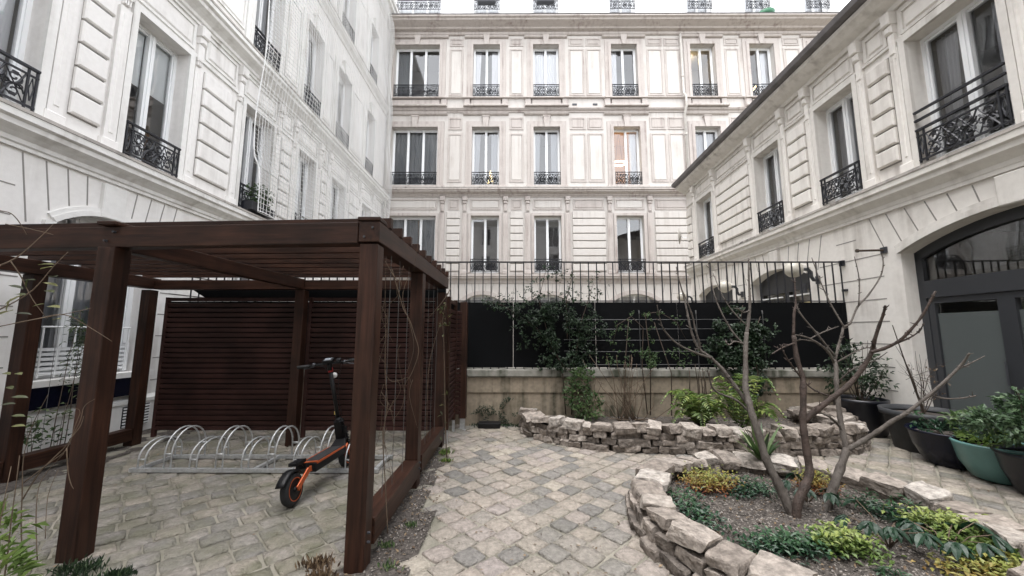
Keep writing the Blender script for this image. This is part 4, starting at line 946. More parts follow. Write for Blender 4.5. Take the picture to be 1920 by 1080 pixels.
# ================================================================ scooter (x forward, y left)
SC = empty('electric_scooter', (-2.05, 3.66, 0.014), R(87.5), 'black and orange electric scooter parked upright in front of the cycle rack', 'scooter')
SC.rotation_euler = (R(-6), 0, R(87.5)); SC.scale = (1.03, 1.06, 1.095)
def wheel(x):
    t = MB(); t.lathe([(.088, -.032), (.112, -.036), (.125, -.026), (.130, -.012), (.130, .012), (.125, .026), (.112, .036), (.088, .032)], (x, 0, .130), 36, axis='y'); o = t.build('wheel', M['rubber'], SC, smooth=True)
    r = MB(); r.lathe([(.02, -.030), (.06, -.034), (.082, -.026), (.090, -.030), (.090, .030), (.082, .026), (.06, .034), (.02, .030)], (x, 0, .130), 30, axis='y')
    r.lathe([(.004, -.045), (.022, -.045), (.022, .045), (.004, .045)], (x, 0, .130), 14, axis='y'); r.build('hub', M['black'], o, smooth=True)
    s = MB(); s.lathe([(.086, -.035), (.090, -.0375), (.094, -.035)], (x, 0, .130), 36, axis='y'); s.lathe([(.086, .035), (.090, .0375), (.094, .035)], (x, 0, .130), 36, axis='y'); s.build('rim_stripe', M['orange'], o, smooth=True)
wheel(0.0); wheel(1.0)
mb = MB(); mb.box(.24, .82, -.085, .085, .185, .262); mb.add([(.24, -.085, .185), (.24, .085, .185), (.24, .085, .262), (.24, -.085, .262), (.14, -.05, .25), (.14, .05, .25), (.14, .05, .30), (.14, -.05, .30)], [(0, 1, 2, 3), (4, 7, 6, 5), (0, 4, 5, 1), (3, 2, 6, 7), (0, 3, 7, 4), (1, 5, 6, 2)])
mb.add([(.82, -.085, .185), (.82, .085, .185), (.82, .085, .262), (.82, -.085, .262), (.93, -.04, .26), (.93, .04, .26), (.93, .04, .36), (.93, -.04, .36)], [(3, 2, 1, 0), (5, 6, 7, 4), (1, 5, 4, 0), (7, 6, 2, 3), (4, 7, 3, 0), (2, 6, 5, 1)])
mb.build('deck', M['black'], SC, bevel=.006)
mb = MB(); mb.box(.26, .80, -.068, .068, .264, .268); mb.build('grip_tape', M['deck'], SC)
mb = MB(); mb.box(.26, .80, -.091, -.079, .250, .268); mb.box(.26, .80, .079, .091, .250, .268); mb.box(.26, .30, -.0785, .0785, .2625, .272); mb.build('deck_trim', M['orange'], SC, bevel=.003)
mb = MB()
for s in (-1, 1): mb.bar((0, s * .052, .130), (.17, s * .058, .235), .016, .05); mb.bar((.17, s * .058, .235), (.25, s * .07, .235), .016, .05)
mb.build('swing_arm', M['orange'], SC, bevel=.005)
mb = MB()
for s in (-1, 1): mb.bar((1.0, s * .055, .130), (.90, s * .055, .25), .02, .055)
mb.build('front_fork', M['orange'], SC, bevel=.005)
def fender(x, a0, a1, r=.150, name='mudguard', tail=0.0):
    mb = MB(); n = 12; vs = []
    for i in range(n + 1):
        a = R(a0 + (a1 - a0) * i / n); rr_ = r + tail * (i / n) ** 2
        for yy, dz in ((-.045, -.012), (-.03, .004), (.03, .004), (.045, -.012)):
            vs.append((x + (rr_ + dz) * math.cos(a), yy, .13 + (rr_ + dz) * math.sin(a)))
    mb.add(vs, [(i * 4 + k, i * 4 + k + 1, (i + 1) * 4 + k + 1, (i + 1) * 4 + k) for i in range(n) for k in range(3)])
    o = mb.build(name, M['black'], SC, smooth=True); m_ = o.modifiers.new('solid', 'SOLIDIFY'); m_.thickness = .006; return o
fender(0, 35, 158, tail=.035); fender(1.0, 10, 135)
mb = MB(); mb.box(.02, .16, -.042, .042, .305, .335); mb.bar((.1, -.03, .31), (.17, -.03, .25), .012, .012); mb.bar((.1, .03, .31), (.17, .03, .25), .012, .012); mb.build('rear_rest', M['black'], SC, bevel=.004)
mb = MB(); mb.bar((.96, 0, .22), (.86, 0, .52), .075, .085); mb.bar((.905, -.045, .30), (.88, -.045, .46), .02, .03); mb.bar((.905, .045, .30), (.88, .045, .46), .02, .03)
mb.tube([(.93, -.05, .42), (.93, .05, .42)], .022, 10); mb.tube([(.87, -.055, .50), (.87, .055, .50)], .018, 10)
for s in (-1, 1):     # spring dampers in front
    mb.tube([(1.0, s * .045, .17), (.93, s * .045, .40)], .012, 8)
    for k in range(7): q = k / 7; mb.tube([(1.0 - .07 * (q + .02), s * .045, .17 + .23 * (q + .02)), (1.0 - .07 * (q + .06), s * .045, .17 + .23 * (q + .06))], .024, 8)
mb.build('steering_head', M['black'], SC, bevel=.003)
mb = MB(); mb.tube([(.865, 0, .50), (.735, 0, 1.06)], .021, 14); mb.tube([(.868, 0, .49), (.855, 0, .55)], .030, 12); mb.build('stem', M['black'], SC, smooth=True)
mb = MB(); mb.tube([(.738, 0, 1.045), (.73, 0, 1.085)], .026, 12); mb.build('collar', M['red'], SC, smooth=True)
mb = MB(); mb.box(.835, .85, .016, .03, .585, .62); mb.build('latch', mat('yellow_tag', (.6, .45, .12), .5), SC)
HB = MB(); c_, s_ = math.cos(R(8)), math.sin(R(8))
def hp(f, l, z): return (.722 + f * c_ - l * s_, f * s_ + l * c_, z)
HB.tube([hp(0, -.33, 1.145), hp(0, -.12, 1.135), hp(0, .12, 1.13), hp(0, .33, 1.125)], .012, 10); HB.tube([hp(.004, 0, 1.06), hp(0, 0, 1.15)], .026, 12)
hbo = HB.build('handlebar', M['black'], SC, smooth=True)
for s in (-1, 1):
    mb = MB(); mb.tube([hp(0, s * .21, 1.134 - s * .007), hp(0, s * .335, 1.135 - s * .010)], .0175, 12); mb.build('grip', M['rubber'], SC, smooth=True)
    mb = MB(); mb.tube([hp(.02, s * .16, 1.125), hp(.055, s * .20, 1.11), hp(.05, s * .29, 1.10)], .006, 6); mb.tube([hp(0, s * .15, 1.133), hp(0, s * .175, 1.134)], .022, 10); mb.build('brake_lever', M['iron_grey'], SC, smooth=True)
mb = MB(); mb.obox(hp(-.03, 0, 1.165), (.035, 0, .014), (0, .055, 0), (-.004, 0, .014)); mb.obox(hp(-.01, -.10, 1.155), (.02, 0, .01), (0, .025, 0), (0, 0, .018)); mb.build('display', M['black'], SC, bevel=.006)
mb = MB(); mb.obox(hp(-.038, 0, 1.18), (.024, 0, .0098), (0, .036, 0), (-.0008, 0, .002)); mb.build('screen', mat('glossy_screen', (.25, .27, .3), .1), SC)
mb = MB()
for s in (-1, 1): mb.tube([hp(.02, s * .15, 1.13), hp(.10, s * .09, 1.10), (.86, s * .03, .98), (.83, s * .026, .8), (.88, s * .03, .55)], .0045, 6)
mb.build('brake_cable', M['black'], SC, smooth=True)
mb = MB(); mb.tube([(.80, 0, 1.0), (.83, 0, 1.0)], .03, 12); mb.build('headlight', mat('clear_lens', (.7, .7, .7), .1), SC, smooth=True)
mb = MB(); mb.tube([(.42, .08, .20), (.40, .19, .01)], .009, 8); mb.build('kickstand', M['black'], SC, smooth=True)

# ================================================================ dry stone walls
def rock(mb, c, sx, sy, sz, rz, tilt=(0, 0), sd=0, t=0.5, rough=.14, n=4):
    M_ = Matrix.Rotation(rz, 3, 'Z') @ Matrix.Rotation(tilt[0], 3, 'X') @ Matrix.Rotation(tilt[1], 3, 'Y')
    rr = random.Random(sd); cj = {}
    for i in (0, 1):
        for j in (0, 1):
            for k in (0, 1): cj[(i, j, k)] = Vector((rr.uniform(-1, 1) * sx, rr.uniform(-1, 1) * sy, rr.uniform(-1, 1) * sz)) * rough
    idx = {}; c = Vector(c)
    def vid(i, j, k):
        if (i, j, k) in idx: return idx[(i, j, k)]
        u, v, w_ = i / n, j / n, k / n
        p = Vector(((2 * u - 1), (2 * v - 1), (2 * w_ - 1)))
        cnt = sum(1 for q in p if abs(q) > .99)
        p = Vector([math.copysign(abs(q) ** .62, q) for q in p])
        if cnt >= 2: p *= (.985 if cnt == 2 else .955)
        q = Vector((p.x * sx, p.y * sy, p.z * sz))
        for (a, b, d), o in cj.items():
            q += o * ((u if a else 1 - u) * (v if b else 1 - v) * (w_ if d else 1 - w_))
        q += Vector((noise.noise(q * 14 + Vector((sd, 0, 0))), noise.noise(q * 14 + Vector((0, sd, 3))), noise.noise(q * 14 + Vector((5, 0, sd))))) * .017
        idx[(i, j, k)] = len(mb.v); mb.v.append(tuple(c + M_ @ q)); return idx[(i, j, k)]
    def face(q): mb.f.append(q); mb.t.append(max(0, min(1, t + rr.uniform(-.04, .04))))
    for a in range(n):
        for b in range(n):
            face((vid(a, b, 0), vid(a, b + 1, 0), vid(a + 1, b + 1, 0), vid(a + 1, b, 0))); face((vid(a, b, n), vid(a + 1, b, n), vid(a + 1, b + 1, n), vid(a, b + 1, n)))
            face((vid(a, 0, b), vid(a + 1, 0, b), vid(a + 1, 0, b + 1), vid(a, 0, b + 1))); face((vid(a, n, b), vid(a, n, b + 1), vid(a + 1, n, b + 1), vid(a + 1, n, b)))
            face((vid(0, a, b), vid(0, a, b + 1), vid(0, a + 1, b + 1), vid(0, a + 1, b))); face((vid(n, a, b), vid(n, a + 1, b), vid(n, a + 1, b + 1), vid(n, a, b + 1)))
W1 = empty('stone_edging', (RING1[0], RING1[1], 0), 0, 'round dry stone edging of the near bed with the bare tree', 'stone wall')
def ring_pt(a, k=1.0): return RING1[0] + RING1[2] * k * math.cos(a), RING1[1] + RING1[3] * k * math.sin(a)
rr = random.Random(21)
mb = MB()
for course in range(2):
    a = rr.random() * .2; end = a + 6.283
    while a < end - .1:
        L_ = rr.uniform(.15, .27); da = L_ / 1.2; am = a + da / 2; x, y = ring_pt(am, 1.05 - .03 * course + rr.uniform(-.02, .02))
        rock(mb, (x - W1.location.x, y - W1.location.y, .042 + course * .08), L_ / 2 - .004, rr.uniform(.09, .13), rr.uniform(.036, .046), am + math.pi / 2 + rr.uniform(-.18, .18), (rr.uniform(-.14, .14), rr.uniform(-.1, .1)), rr.randint(0, 99999), rr.uniform(.1, .75)); a += da
mb.build('stone_courses', M['rock'], W1)
a = 0.1
while a < 6.2:
    L_ = rr.uniform(.20, .33); da = L_ / 1.2; am = a + da / 2; x, y = ring_pt(am, .985 + rr.uniform(-.03, .03)); mb = MB()
    hh = rr.uniform(.028, .048)
    rock(mb, (0, 0, 0), L_ / 2 - .008, rr.uniform(.095, .15), hh, am + math.pi / 2 + rr.uniform(-.16, .16), (rr.uniform(-.20, .10), rr.uniform(-.11, .11)), rr.randint(0, 99999), rr.uniform(.35, 1.0), .2)
    o = mb.build('capstone', M['rock'], W1, loc=(x - W1.location.x, y - W1.location.y, .165 + hh + rr.uniform(-.005, .02)))
    a += da
# long rear bed
W2 = empty('stone_edging', (2.7, 5.5, 0), 0, 'long curved dry stone wall of the rear bed below the black screen', 'stone wall')
cum = [0]
for i in range(1, len(BED2)): cum.append(cum[-1] + math.dist(BED2[i - 1], BED2[i]))
def bed_pt(s):
    s = max(0, min(cum[-1] - 1e-4, s)); i = max(k for k in range(len(cum) - 1) if cum[k] <= s); k = (s - cum[i]) / (cum[i + 1] - cum[i])
    p0 = BED2[max(i - 1, 0)]; p1, p2 = BED2[i], BED2[i + 1]; p3 = BED2[min(i + 2, len(BED2) - 1)]
    def cr(a, b, c, d): return .5 * ((2 * b) + (c - a) * k + (2 * a - 5 * b + 4 * c - d) * k * k + (3 * b - a - 3 * c + d) * k ** 3)
    x, y = cr(p0[0], p1[0], p2[0], p3[0]), cr(p0[1], p1[1], p2[1], p3[1])
    return x, y, math.atan2(p2[1] - p1[1], p2[0] - p1[0])
mb = MB()
for course in range(3):
    s = rr.uniform(0, .1); z = .042 + course * .083
    while s < cum[-1] - .05:
        L_ = rr.uniform(.12, .25); x, y, a = bed_pt(s + L_ / 2)
        rock(mb, (x - 2.7 + rr.uniform(-.012, .012), y - 5.5 + .012 * course + rr.uniform(-.012, .012), z), L_ / 2 - .004, .11 + rr.uniform(-.02, .03), rr.uniform(.037, .045), a + rr.uniform(-.16, .16), (rr.uniform(-.1, .1), rr.uniform(-.12, .12)), rr.randint(0, 99999), rr.uniform(.15, .8)); s += L_
mb.build('stone_courses', M['rock'], W2)
s = 0.02
while s < cum[-1] - .1:
    L_ = rr.uniform(.15, .30); x, y, a = bed_pt(s + L_ / 2); mb = MB(); hh = rr.uniform(.028, .058)
    rock(mb, (0, 0, 0), L_ / 2 - .006, rr.uniform(.09, .15), hh, a + rr.uniform(-.3, .3), (rr.uniform(-.2, .2), rr.uniform(-.16, .16)), rr.randint(0, 99999), rr.uniform(.4, 1.0), .24)
    mb.build('capstone', M['rock'], W2, loc=(x - 2.7, y - 5.5, .248 + hh)); s += L_
# loose heap at the bed's right end
HP = empty('stone_heap', (5.0, 6.25, 0), 0, 'low heap of flat stones beside the big black pot', 'stones')
mb = MB()
for k in range(26):
    rock(mb, (rr.uniform(-.42, .42), rr.uniform(-.22, .22), .05 + .34 * rr.random() ** .8), rr.uniform(.12, .2), rr.uniform(.08, .12), .035, rr.uniform(-.4, .4), (rr.uniform(-.1, .1), rr.uniform(-.1, .1)), rr.randint(0, 9999), rr.uniform(.2, .9))
mb.build('stones', M['rock'], HP)

# ================================================================ bare trees traced in 3D from the photograph
def branch(mb, pts, ya, yb, r0, r1, n=7):
    m = len(pts); P_ = []; Rr = []
    for i, (x, y) in enumerate(pts):
        k = i / (m - 1); P_.append(at_depth(x, y, ya + (yb - ya) * k)); Rr.append((r0 + (r1 - r0) * k) * .74)
    Q = []; q = []
    for i in range(m - 1):       # catmull subdivision
        p0, p1, p2, p3 = P_[max(i - 1, 0)], P_[i], P_[i + 1], P_[min(i + 2, m - 1)]
        for s in range(4):
            t = s / 4; Q.append(.5 * ((2 * p1) + (p2 - p0) * t + (2 * p0 - 5 * p1 + 4 * p2 - p3) * t * t + (3 * p1 - p0 - 3 * p2 + p3) * t ** 3))
            rr0 = Rr[i] + (Rr[i + 1] - Rr[i]) * t; q.append(rr0 * (1 + .16 * noise.noise(Vector((i * 3.1 + s * .8, r0 * 90, 0))) + (.16 if s == 0 and 0 < i else 0)))
    Q.append(P_[-1]); q.append(Rr[-1])
    mb.tube(Q, q, n)
def bare_tree(name, label, m, trunk, branches, tw=None):
    e = empty(name, (0, 0, 0), 0, label, 'tree'); p = at_depth(*trunk[0][0][0], trunk[0][1]); e.location = (p.x, p.y, .08)
    mb = MB()
    for t in trunk: branch(mb, *t, n=10)
    o = mb.build('trunk', M[m], e, smooth=True); o.location = -e.location
    for b in branches:
        mb = MB(); branch(mb, *b); nv = len(mb.v); rs_ = random.Random(int(b[0][0][0] * 7 + b[0][0][1]))
        for _ in range(4 + 2 * len(b[0])):      # buds and short spurs
            k = rs_.randrange(14, max(15, nv - 7)); q = Vector(mb.v[k]); d_ = Vector((rs_.uniform(-1, 1), rs_.uniform(-.6, .6), rs_.uniform(.1, 1))).normalized(); l_ = rs_.choice((.008, .010, .014, .03, .045)); mb.tube([q - d_ * .004, q + d_ * l_ * .6, q + d_ * l_], [.0045, .0035, .0018], 4)
        o = mb.build('branch', M[m], e, smooth=True); o.location = -e.location
Y0 = 3.30
bare_tree('bare_tree', 'bare grey tree leaning left in the middle of the round bed', 'bark',
    [([(1492, 985), (1478, 950), (1458, 905), (1436, 860), (1424, 818), (1411, 780), (1404, 754), (1398, 727), (1398, 693), (1398, 652), (1400, 624)], Y0, 3.75, .052, .026)],
    [([(1400, 626), (1404, 596), (1406, 568), (1404, 515), (1404, 484)], 3.75, 3.85, .024, .008),
     ([(1402, 757), (1378, 724), (1355, 693), (1333, 671), (1311, 654), (1297, 624), (1289, 588), (1283, 560), (1272, 520), (1268, 500)], 3.62, 3.9, .026, .006),
     ([(1311, 654), (1311, 643), (1303, 615), (1297, 588), (1280, 545)], 3.74, 3.7, .016, .006),
     ([(1333, 671), (1311, 664), (1272, 646), (1247, 621), (1238, 600), (1232, 572)], 3.7, 3.45, .015, .005),
     ([(1411, 780), (1383, 752), (1350, 738), (1336, 727), (1329, 704), (1326, 693)], 3.58, 3.35, .015, .005),
     ([(1398, 646), (1378, 640), (1367, 647), (1360, 640)], 3.73, 3.6, .010, .005),
     ([(1405, 582), (1394, 586), (1383, 578)], 3.78, 3.7, .008, .005),
     ([(1398, 650), (1370, 617), (1344, 566), (1332, 520), (1328, 490)], 3.74, 4.0, .012, .005),
     ([(1400, 610), (1375, 585), (1355, 555), (1337, 512)], 3.76, 3.95, .009, .004)])
bare_tree('bare_tree', 'bare slim tree with reddish brown bark rising beside the grey stem in the round bed', 'bark_red',
    [([(1494, 988), (1495, 947), (1510, 910), (1518, 886), (1514, 855), (1507, 808), (1506, 782), (1506, 727), (1504, 704), (1494, 671), (1488, 629)], Y0 - .02, 3.45, .050, .024)],
    [([(1488, 630), (1489, 588), (1492, 568), (1490, 520)], 3.45, 3.5, .018, .007),
     ([(1508, 790), (1533, 768), (1561, 746), (1589, 724), (1617, 691), (1636, 657), (1639, 641), (1648, 612), (1656, 590), (1660, 573)], 3.38, 3.0, .034, .011),
     ([(1634, 660), (1656, 654), (1685, 640), (1705, 621), (1729, 592), (1754, 546)], 3.12, 2.85, .020, .010),
     ([(1678, 645), (1702, 635), (1721, 623), (1733, 606)], 3.02, 2.95, .010, .005),
     ([(1505, 712), (1489, 691), (1475, 671), (1462, 646)], 3.42, 3.3, .011, .005),
     ([(1506, 714), (1528, 732), (1558, 743)], 3.42, 3.35, .010, .007),
     ([(1490, 643), (1467, 652), (1447, 664)], 3.44, 3.3, .011, .006)])
bare_tree('bare_tree', 'bare tree at the right of the round bed reaching toward the arched door', 'bark',
    [([(1546, 975), (1559, 924), (1576, 877), (1588, 841)], 3.42, 3.52, .050, .036),
     ([(1588, 843), (1581, 816), (1575, 782), (1571, 749), (1568, 715), (1568, 691), (1564, 675)], 3.52, 3.75, .032, .023)],
    [([(1584, 846), (1617, 827), (1644, 810), (1672, 790), (1697, 776), (1738, 744), (1778, 709), (1804, 682), (1818, 662)], 3.52, 3.15, .029, .010),
     ([(1795, 693), (1822, 680), (1847, 667)], 3.22, 3.15, .009, .004),
     ([(1745, 741), (1770, 747), (1800, 747), (1830, 742)], 3.3, 3.2, .010, .007),
     ([(1565, 682), (1553, 660), (1533, 643), (1511, 632), (1486, 627)], 3.74, 3.55, .018, .008),
     ([(1533, 642), (1505, 637), (1490, 640)], 3.66, 3.6, .008, .005),
     ([(1566, 676), (1572, 650), (1579, 625), (1582, 613), (1594, 606), (1608, 575), (1628, 553), (1649, 522), (1656, 498), (1654, 476)], 3.75, 3.95, .018, .007),
     ([(1610, 572), (1611, 524), (1602, 481)], 3.85, 3.9, .009, .005),
     ([(1582, 612), (1555, 565), (1536, 522), (1522, 483)], 3.8, 4.0, .011, .005),
     ([(1566, 668), (1531, 625), (1500, 587), (1492, 565)], 3.74, 3.8, .014, .007),
     ([(1519, 635), (1543, 623), (1572, 612)], 3.7, 3.75, .008, .005),
     ([(1568, 680), (1596, 664), (1620, 653), (1638, 652)], 3.74, 3.6, .010, .006),
     ([(1583, 812), (1560, 785), (1533, 774), (1511, 790)], 3.58, 3.4, .013, .008),
     ([(1572, 715), (1600, 692), (1640, 676), (1664, 660)], 3.7, 3.5, .010, .004)])

# ================================================================ foliage helpers
def leaf(mb, p, d, n_, L_, W_, t, seg=1, droop=0.0):
    d = d.normalized(); s = d.cross(n_); s = s.normalized() if s.length > 1e-4 else d.orthogonal().normalized(); up = s.cross(d)
    if seg == 1:
        mb.add([p, p + d * L_ * .5 + s * W_ * .5 + up * W_ * .12, p + d * L_ - up * droop * L_, p + d * L_ * .5 - s * W_ * .5 + up * W_ * .12], [(0, 1, 2), (0, 2, 3)], t)
    else:
        a = [p]; 
        mids = [(0.25, .7), (.5, 1.0), (.75, .75)]
        vs = [p]
        for k, w_ in mids:
            q = p + d * L_ * k - up * droop * L_ * k * k; vs += [q + s * W_ * .5 * w_ + up * W_ * .15, q, q - s * W_ * .5 * w_ + up * W_ * .15]
        vs.append(p + d * L_ - up * droop * L_)
        mb.add(vs, [(0, 1, 2), (0, 2, 3), (1, 4, 5, 2), (2, 5, 6, 3), (4, 7, 8, 5), (5, 8, 9, 6), (7, 10, 8), (8, 10, 9)], t)
def rv(r=1.0): 
    while True:
        v = Vector((rnd.uniform(-1, 1), rnd.uniform(-1, 1), rnd.uniform(-1, 1)))
        if 0.01 < v.length < 1: return v * r
def clump(mb, c, r, n, L_, W_, seg=1, up=.4, droop=.2, tb=(0, 1), hollow=.0):
    """leaves scattered through an uneven volume of small sprays"""
    c = Vector(c); r = Vector(r) if not isinstance(r, (int, float)) else Vector((r, r, r)); k = 0; tries = 0
    while k < n and tries < n * 6:
        tries += 1; v = rv(); 
        if v.length < hollow: continue
        p = c + Vector((v.x * r.x, v.y * r.y, v.z * r.z))
        if noise.noise(p * (1.6 / max(r.x, r.z)) + Vector((3, 1, 7))) < -.12: continue
        cl = noise.noise(p * 7) * .5 + .5
        for q in range(3):
            d = (v * .7 + rv(.7) + Vector((0, 0, up))); leaf(mb, p + rv(L_ * .6), d, Vector((0, -.4, 1)) + rv(.5), L_ * U(.6, 1.2), W_ * U(.7, 1.2), min(1, max(0, tb[0] + (tb[1] - tb[0]) * (cl * .6 + U(0, .4)))), seg, droop); k += 1
def stems(mb, base, tips, r0=.006, r1=.002, wob=.05, seg=6, n=5):
    for (a, b) in zip(base, tips):
        a = Vector(a); b = Vector(b); pts = []; w1 = rv(wob); 
        for i in range(seg + 1): k = i / seg; pts.append(a.lerp(b, k) + w1 * math.sin(k * 3.14) + rv(wob * .25) * (1 if 0 < i < seg else 0))
        mb.tube(pts, [r0 + (r1 - r0) * i / seg for i in range(seg + 1)], n)

def plant(name, label, cat, loc, parts, group=None):
    e = empty(name, loc, 0, label, cat, group)
    for pn, mb, m, sm in parts:
        if not mb.f: continue
        o = mb.build(pn, M[m], e, smooth=sm); o.location = -Vector(loc)
    return e

# ---- climbers on the screen
def climber(label, blobs, stems_l, loc, leafm='leaf_ivy', L_=.046, W_=.034, name='ivy'):
    lf = MB(); st = MB()
    for (x, z, rx, rz, n, dy) in blobs: clump(lf, (x, 6.72 - dy, z), (rx, .05 + dy * .6, rz), n, L_, W_, 1, -.1, .3)
    for pts in stems_l:
        st.tube([Vector(p) for p in pts], [.010 * (1 - .6 * i / len(pts)) for i in range(len(pts))], 5)
    return plant(name, label, 'climbing plant', loc, [('foliage', lf, leafm, False), ('stems', st, 'stem_dark', True)])
climber('dense dark ivy on the left of the black screen, spraying through the railings',
        [(.1, 1.98, .35, .16, 200, .03), (.15, 1.6, .2, .3, 120, .03), (1.35, 1.6, .3, .4, 420, .04), (.8, 1.1, .5, .16, 300, .05), (.35, 1.95, .34, .22, 520, .04), (.75, 1.75, .42, .42, 900, .05), (1.15, 1.85, .35, .32, 600, .05), (.55, 1.45, .25, .35, 350, .03), (1.0, 1.3, .42, .28, 500, .05), (.95, 2.25, .35, .18, 130, .03), (.45, 2.35, .25, .2, 90, .03), (1.5, 2.4, .2, .3, 90, .03), (.6, 2.7, .3, .15, 70, .02), (.95, 2.6, .2, .2, 60, .02), (-.35, 2.12, .38, .12, 140, .03), (0, 2.28, .4, .12, 60, .03), (1.3, 1.02, .6, .06, 160, .08)],
        [[(.9, 6.7, .2), (.85, 6.68, 1.0), (.6, 6.7, 1.6), (.45, 6.75, 2.2), (.6, 6.78, 2.8)], [(1.0, 6.7, .2), (1.05, 6.68, 1.0), (1.2, 6.7, 1.8), (1.45, 6.76, 2.5)], [(.9, 6.7, 1.0), (.4, 6.72, 1.7), (-.2, 6.76, 2.1), (-.6, 6.78, 2.2)], [(.95, 6.7, 1.5), (.95, 6.74, 2.2), (1.1, 6.78, 2.75)]], (.9, 6.7, .2))
climber('arching climber with leafy hoops on the wires right of the ivy',
        [(2.2, 1.18, .5, .16, 360, .05), (2.6, 1.08, .5, .10, 200, .06), (1.75, 1.15, .3, .12, 120, .04), (3.0, 1.25, .35, .12, 120, .04), (2.35, 1.95, .32, .035, 110, .03), (1.85, 1.72, .09, .10, 50, .02), (1.76, 1.52, .05, .2, 60, .02), (2.05, 1.6, .06, .25, 70, .02), (2.45, 1.62, .06, .22, 60, .02), (2.9, 1.8, .12, .12, 40, .02)],
        [[(2.3, 6.65, .2), (2.25, 6.68, 1.0), (2.3, 6.7, 1.7), (2.1, 6.7, 1.9), (1.85, 6.7, 1.75), (1.75, 6.7, 1.4)], [(2.35, 6.65, .2), (2.4, 6.68, 1.1), (2.35, 6.7, 1.95), (2.6, 6.7, 1.98), (2.9, 6.7, 1.8), (3.05, 6.7, 1.5)], [(1.9, 6.62, .2), (1.95, 6.66, 1.1), (2.05, 6.7, 1.85)], [(2.7, 6.62, .2), (2.75, 6.66, .9), (2.5, 6.7, 1.8)]], (2.3, 6.65, .2), 'leaf_mid', .034, .022)
climber('tall mound of ivy hanging over the low wall behind the bare trees',
        [(4.0, 1.75, .46, .34, 900, .08), (3.9, 1.45, .48, .32, 900, .10), (3.6, 1.3, .25, .3, 200, .06), (3.9, 1.1, .38, .26, 560, .14), (4.05, .75, .36, .22, 420, .16), (3.85, .45, .3, .15, 160, .16), (4.4, 1.55, .25, .3, 200, .08), (4.25, 1.2, .3, .22, 240, .1)],
        [[(4.0, 6.55, .2), (3.95, 6.5, .9), (3.95, 6.66, 1.5), (4.1, 6.7, 2.1)], [(4.1, 6.55, .2), (4.15, 6.5, .9), (4.2, 6.66, 1.5), (4.4, 6.7, 1.9)]], (4.0, 6.55, .2), L_=.06, W_=.048)
# leafy shrub in front of wall below ivy
lf = MB(); st = MB(); clump(lf, (1.18, 6.5, .62), (.32, .14, .40), 620, .07, .035, 1, .2, .3); clump(lf, (1.25, 6.42, .32), (.3, .14, .14), 160, .08, .035, 1, .3, .3, (.4, 1))
stems(st, [(1.2, 6.5, .15)] * 6, [(1.0 + .1 * k, 6.5, .8) for k in range(6)], .008, .003)
plant('shrub', 'leafy green shrub growing against the low wall at the left of the rear bed', 'shrub', (1.2, 6.5, .15), [('foliage', lf, 'leaf_mid', False), ('stems', st, 'stem_dark', True)])
# bare twiggy shrub
st = MB(); rs = random.Random(5)
for k in range(22):
    x = 1.75 + rs.uniform(-.28, .42); b = Vector((1.9 + rs.uniform(-.16, .16), 6.45, .14)); tip = Vector((x + rs.uniform(-.35, .35), 6.45 + rs.uniform(-.12, .12), rs.uniform(.6, 1.25)))
    stems(st, [b], [tip], .009, .003, .09)
    if k % 2: stems(st, [b.lerp(tip, .6)], [tip + Vector((rs.uniform(-.3, .3), rs.uniform(-.1, .1), rs.uniform(-.3, .1)))], .004, .002, .05)
for k in range(5):
    pts = [Vector((1.95, 6.4, .16)), Vector((1.95 - .35 * (k - 2) / 2, 6.3, .22)), Vector((1.95 - .62 * (k - 2) / 2, 6.25, .42)), Vector((1.95 - .66 * (k - 2) / 2, 6.3, .75))]
    st.tube(pts, [.01, .008, .006, .003], 5)
plant('bare_shrub', 'leafless brown shrub of thin upright stems before the low wall', 'shrub', (1.9, 6.45, .14), [('stems', st, 'stem', True)])
st = MB()
for k in range(9):
    x = 3.05 + rs.uniform(-.2, .3); stems(st, [(x, 6.5, .14)], [(x + rs.uniform(-.25, .25), 6.5, rs.uniform(.7, 1.1))], .013, .005, .07)
plant('bare_shrub', 'dark bare woody stems behind the fern at the middle of the low wall', 'shrub', (3.1, 6.5, .14), [('stems', st, 'stem_dark', True)])

def fern(label, loc, n, L0, m='leaf_lime', zt=.35, seed=1, spread=1.0):
    rs = random.Random(seed); lf = MB(); st = MB(); loc = Vector(loc)
    for k in range(n):
        a = 6.283 * k / n + rs.uniform(-.3, .3); Lf = L0 * rs.uniform(.7, 1.1); h = zt * rs.uniform(.6, 1.3); pts = []
        for i in range(11):
            q = i / 10; r = Lf * q * spread; z = h * math.sin(q * 2.3) * 1.1 - .1 * q * q; pts.append(loc + Vector((math.cos(a) * r, math.sin(a) * r, z)))
        st.tube(pts, [.004 - .0003 * i for i in range(11)], 4)
        for i in range(1, 11):
            for s_ in (0, .5):
                if i + s_ > 10: continue
                p = pts[i].lerp(pts[min(i + 1, 10)], s_); d = (pts[i] - pts[i - 1]).normalized(); sd = d.cross(Vector((0, 0, 1))).normalized()
                w_ = Lf * .30 * math.sin(min(1, (i + s_) / 10 * 1.0 + .12) * 3.0) + .02
                for sg in (-1, 1): leaf(lf, p, sd * sg + d * .5 + Vector((0, 0, rs.uniform(-.25, .1))), Vector((0, 0, 1)), w_ * rs.uniform(.85, 1.1), .035, rs.random(), 1, .25)
    return plant('fern', label, 'fern', tuple(loc), [('fronds', lf, m, False), ('stalks', st, 'stem_dark', True)])
fern('bushy bright green fern in the rear bed, the larger of the two', (2.85, 5.95, .18), 24, .52, 'leaf_lime', .42, 3)
fern('smaller yellow green fern behind the spiky leaves', (3.30, 5.62, .18), 13, .52, 'leaf_lime', .62, 8)
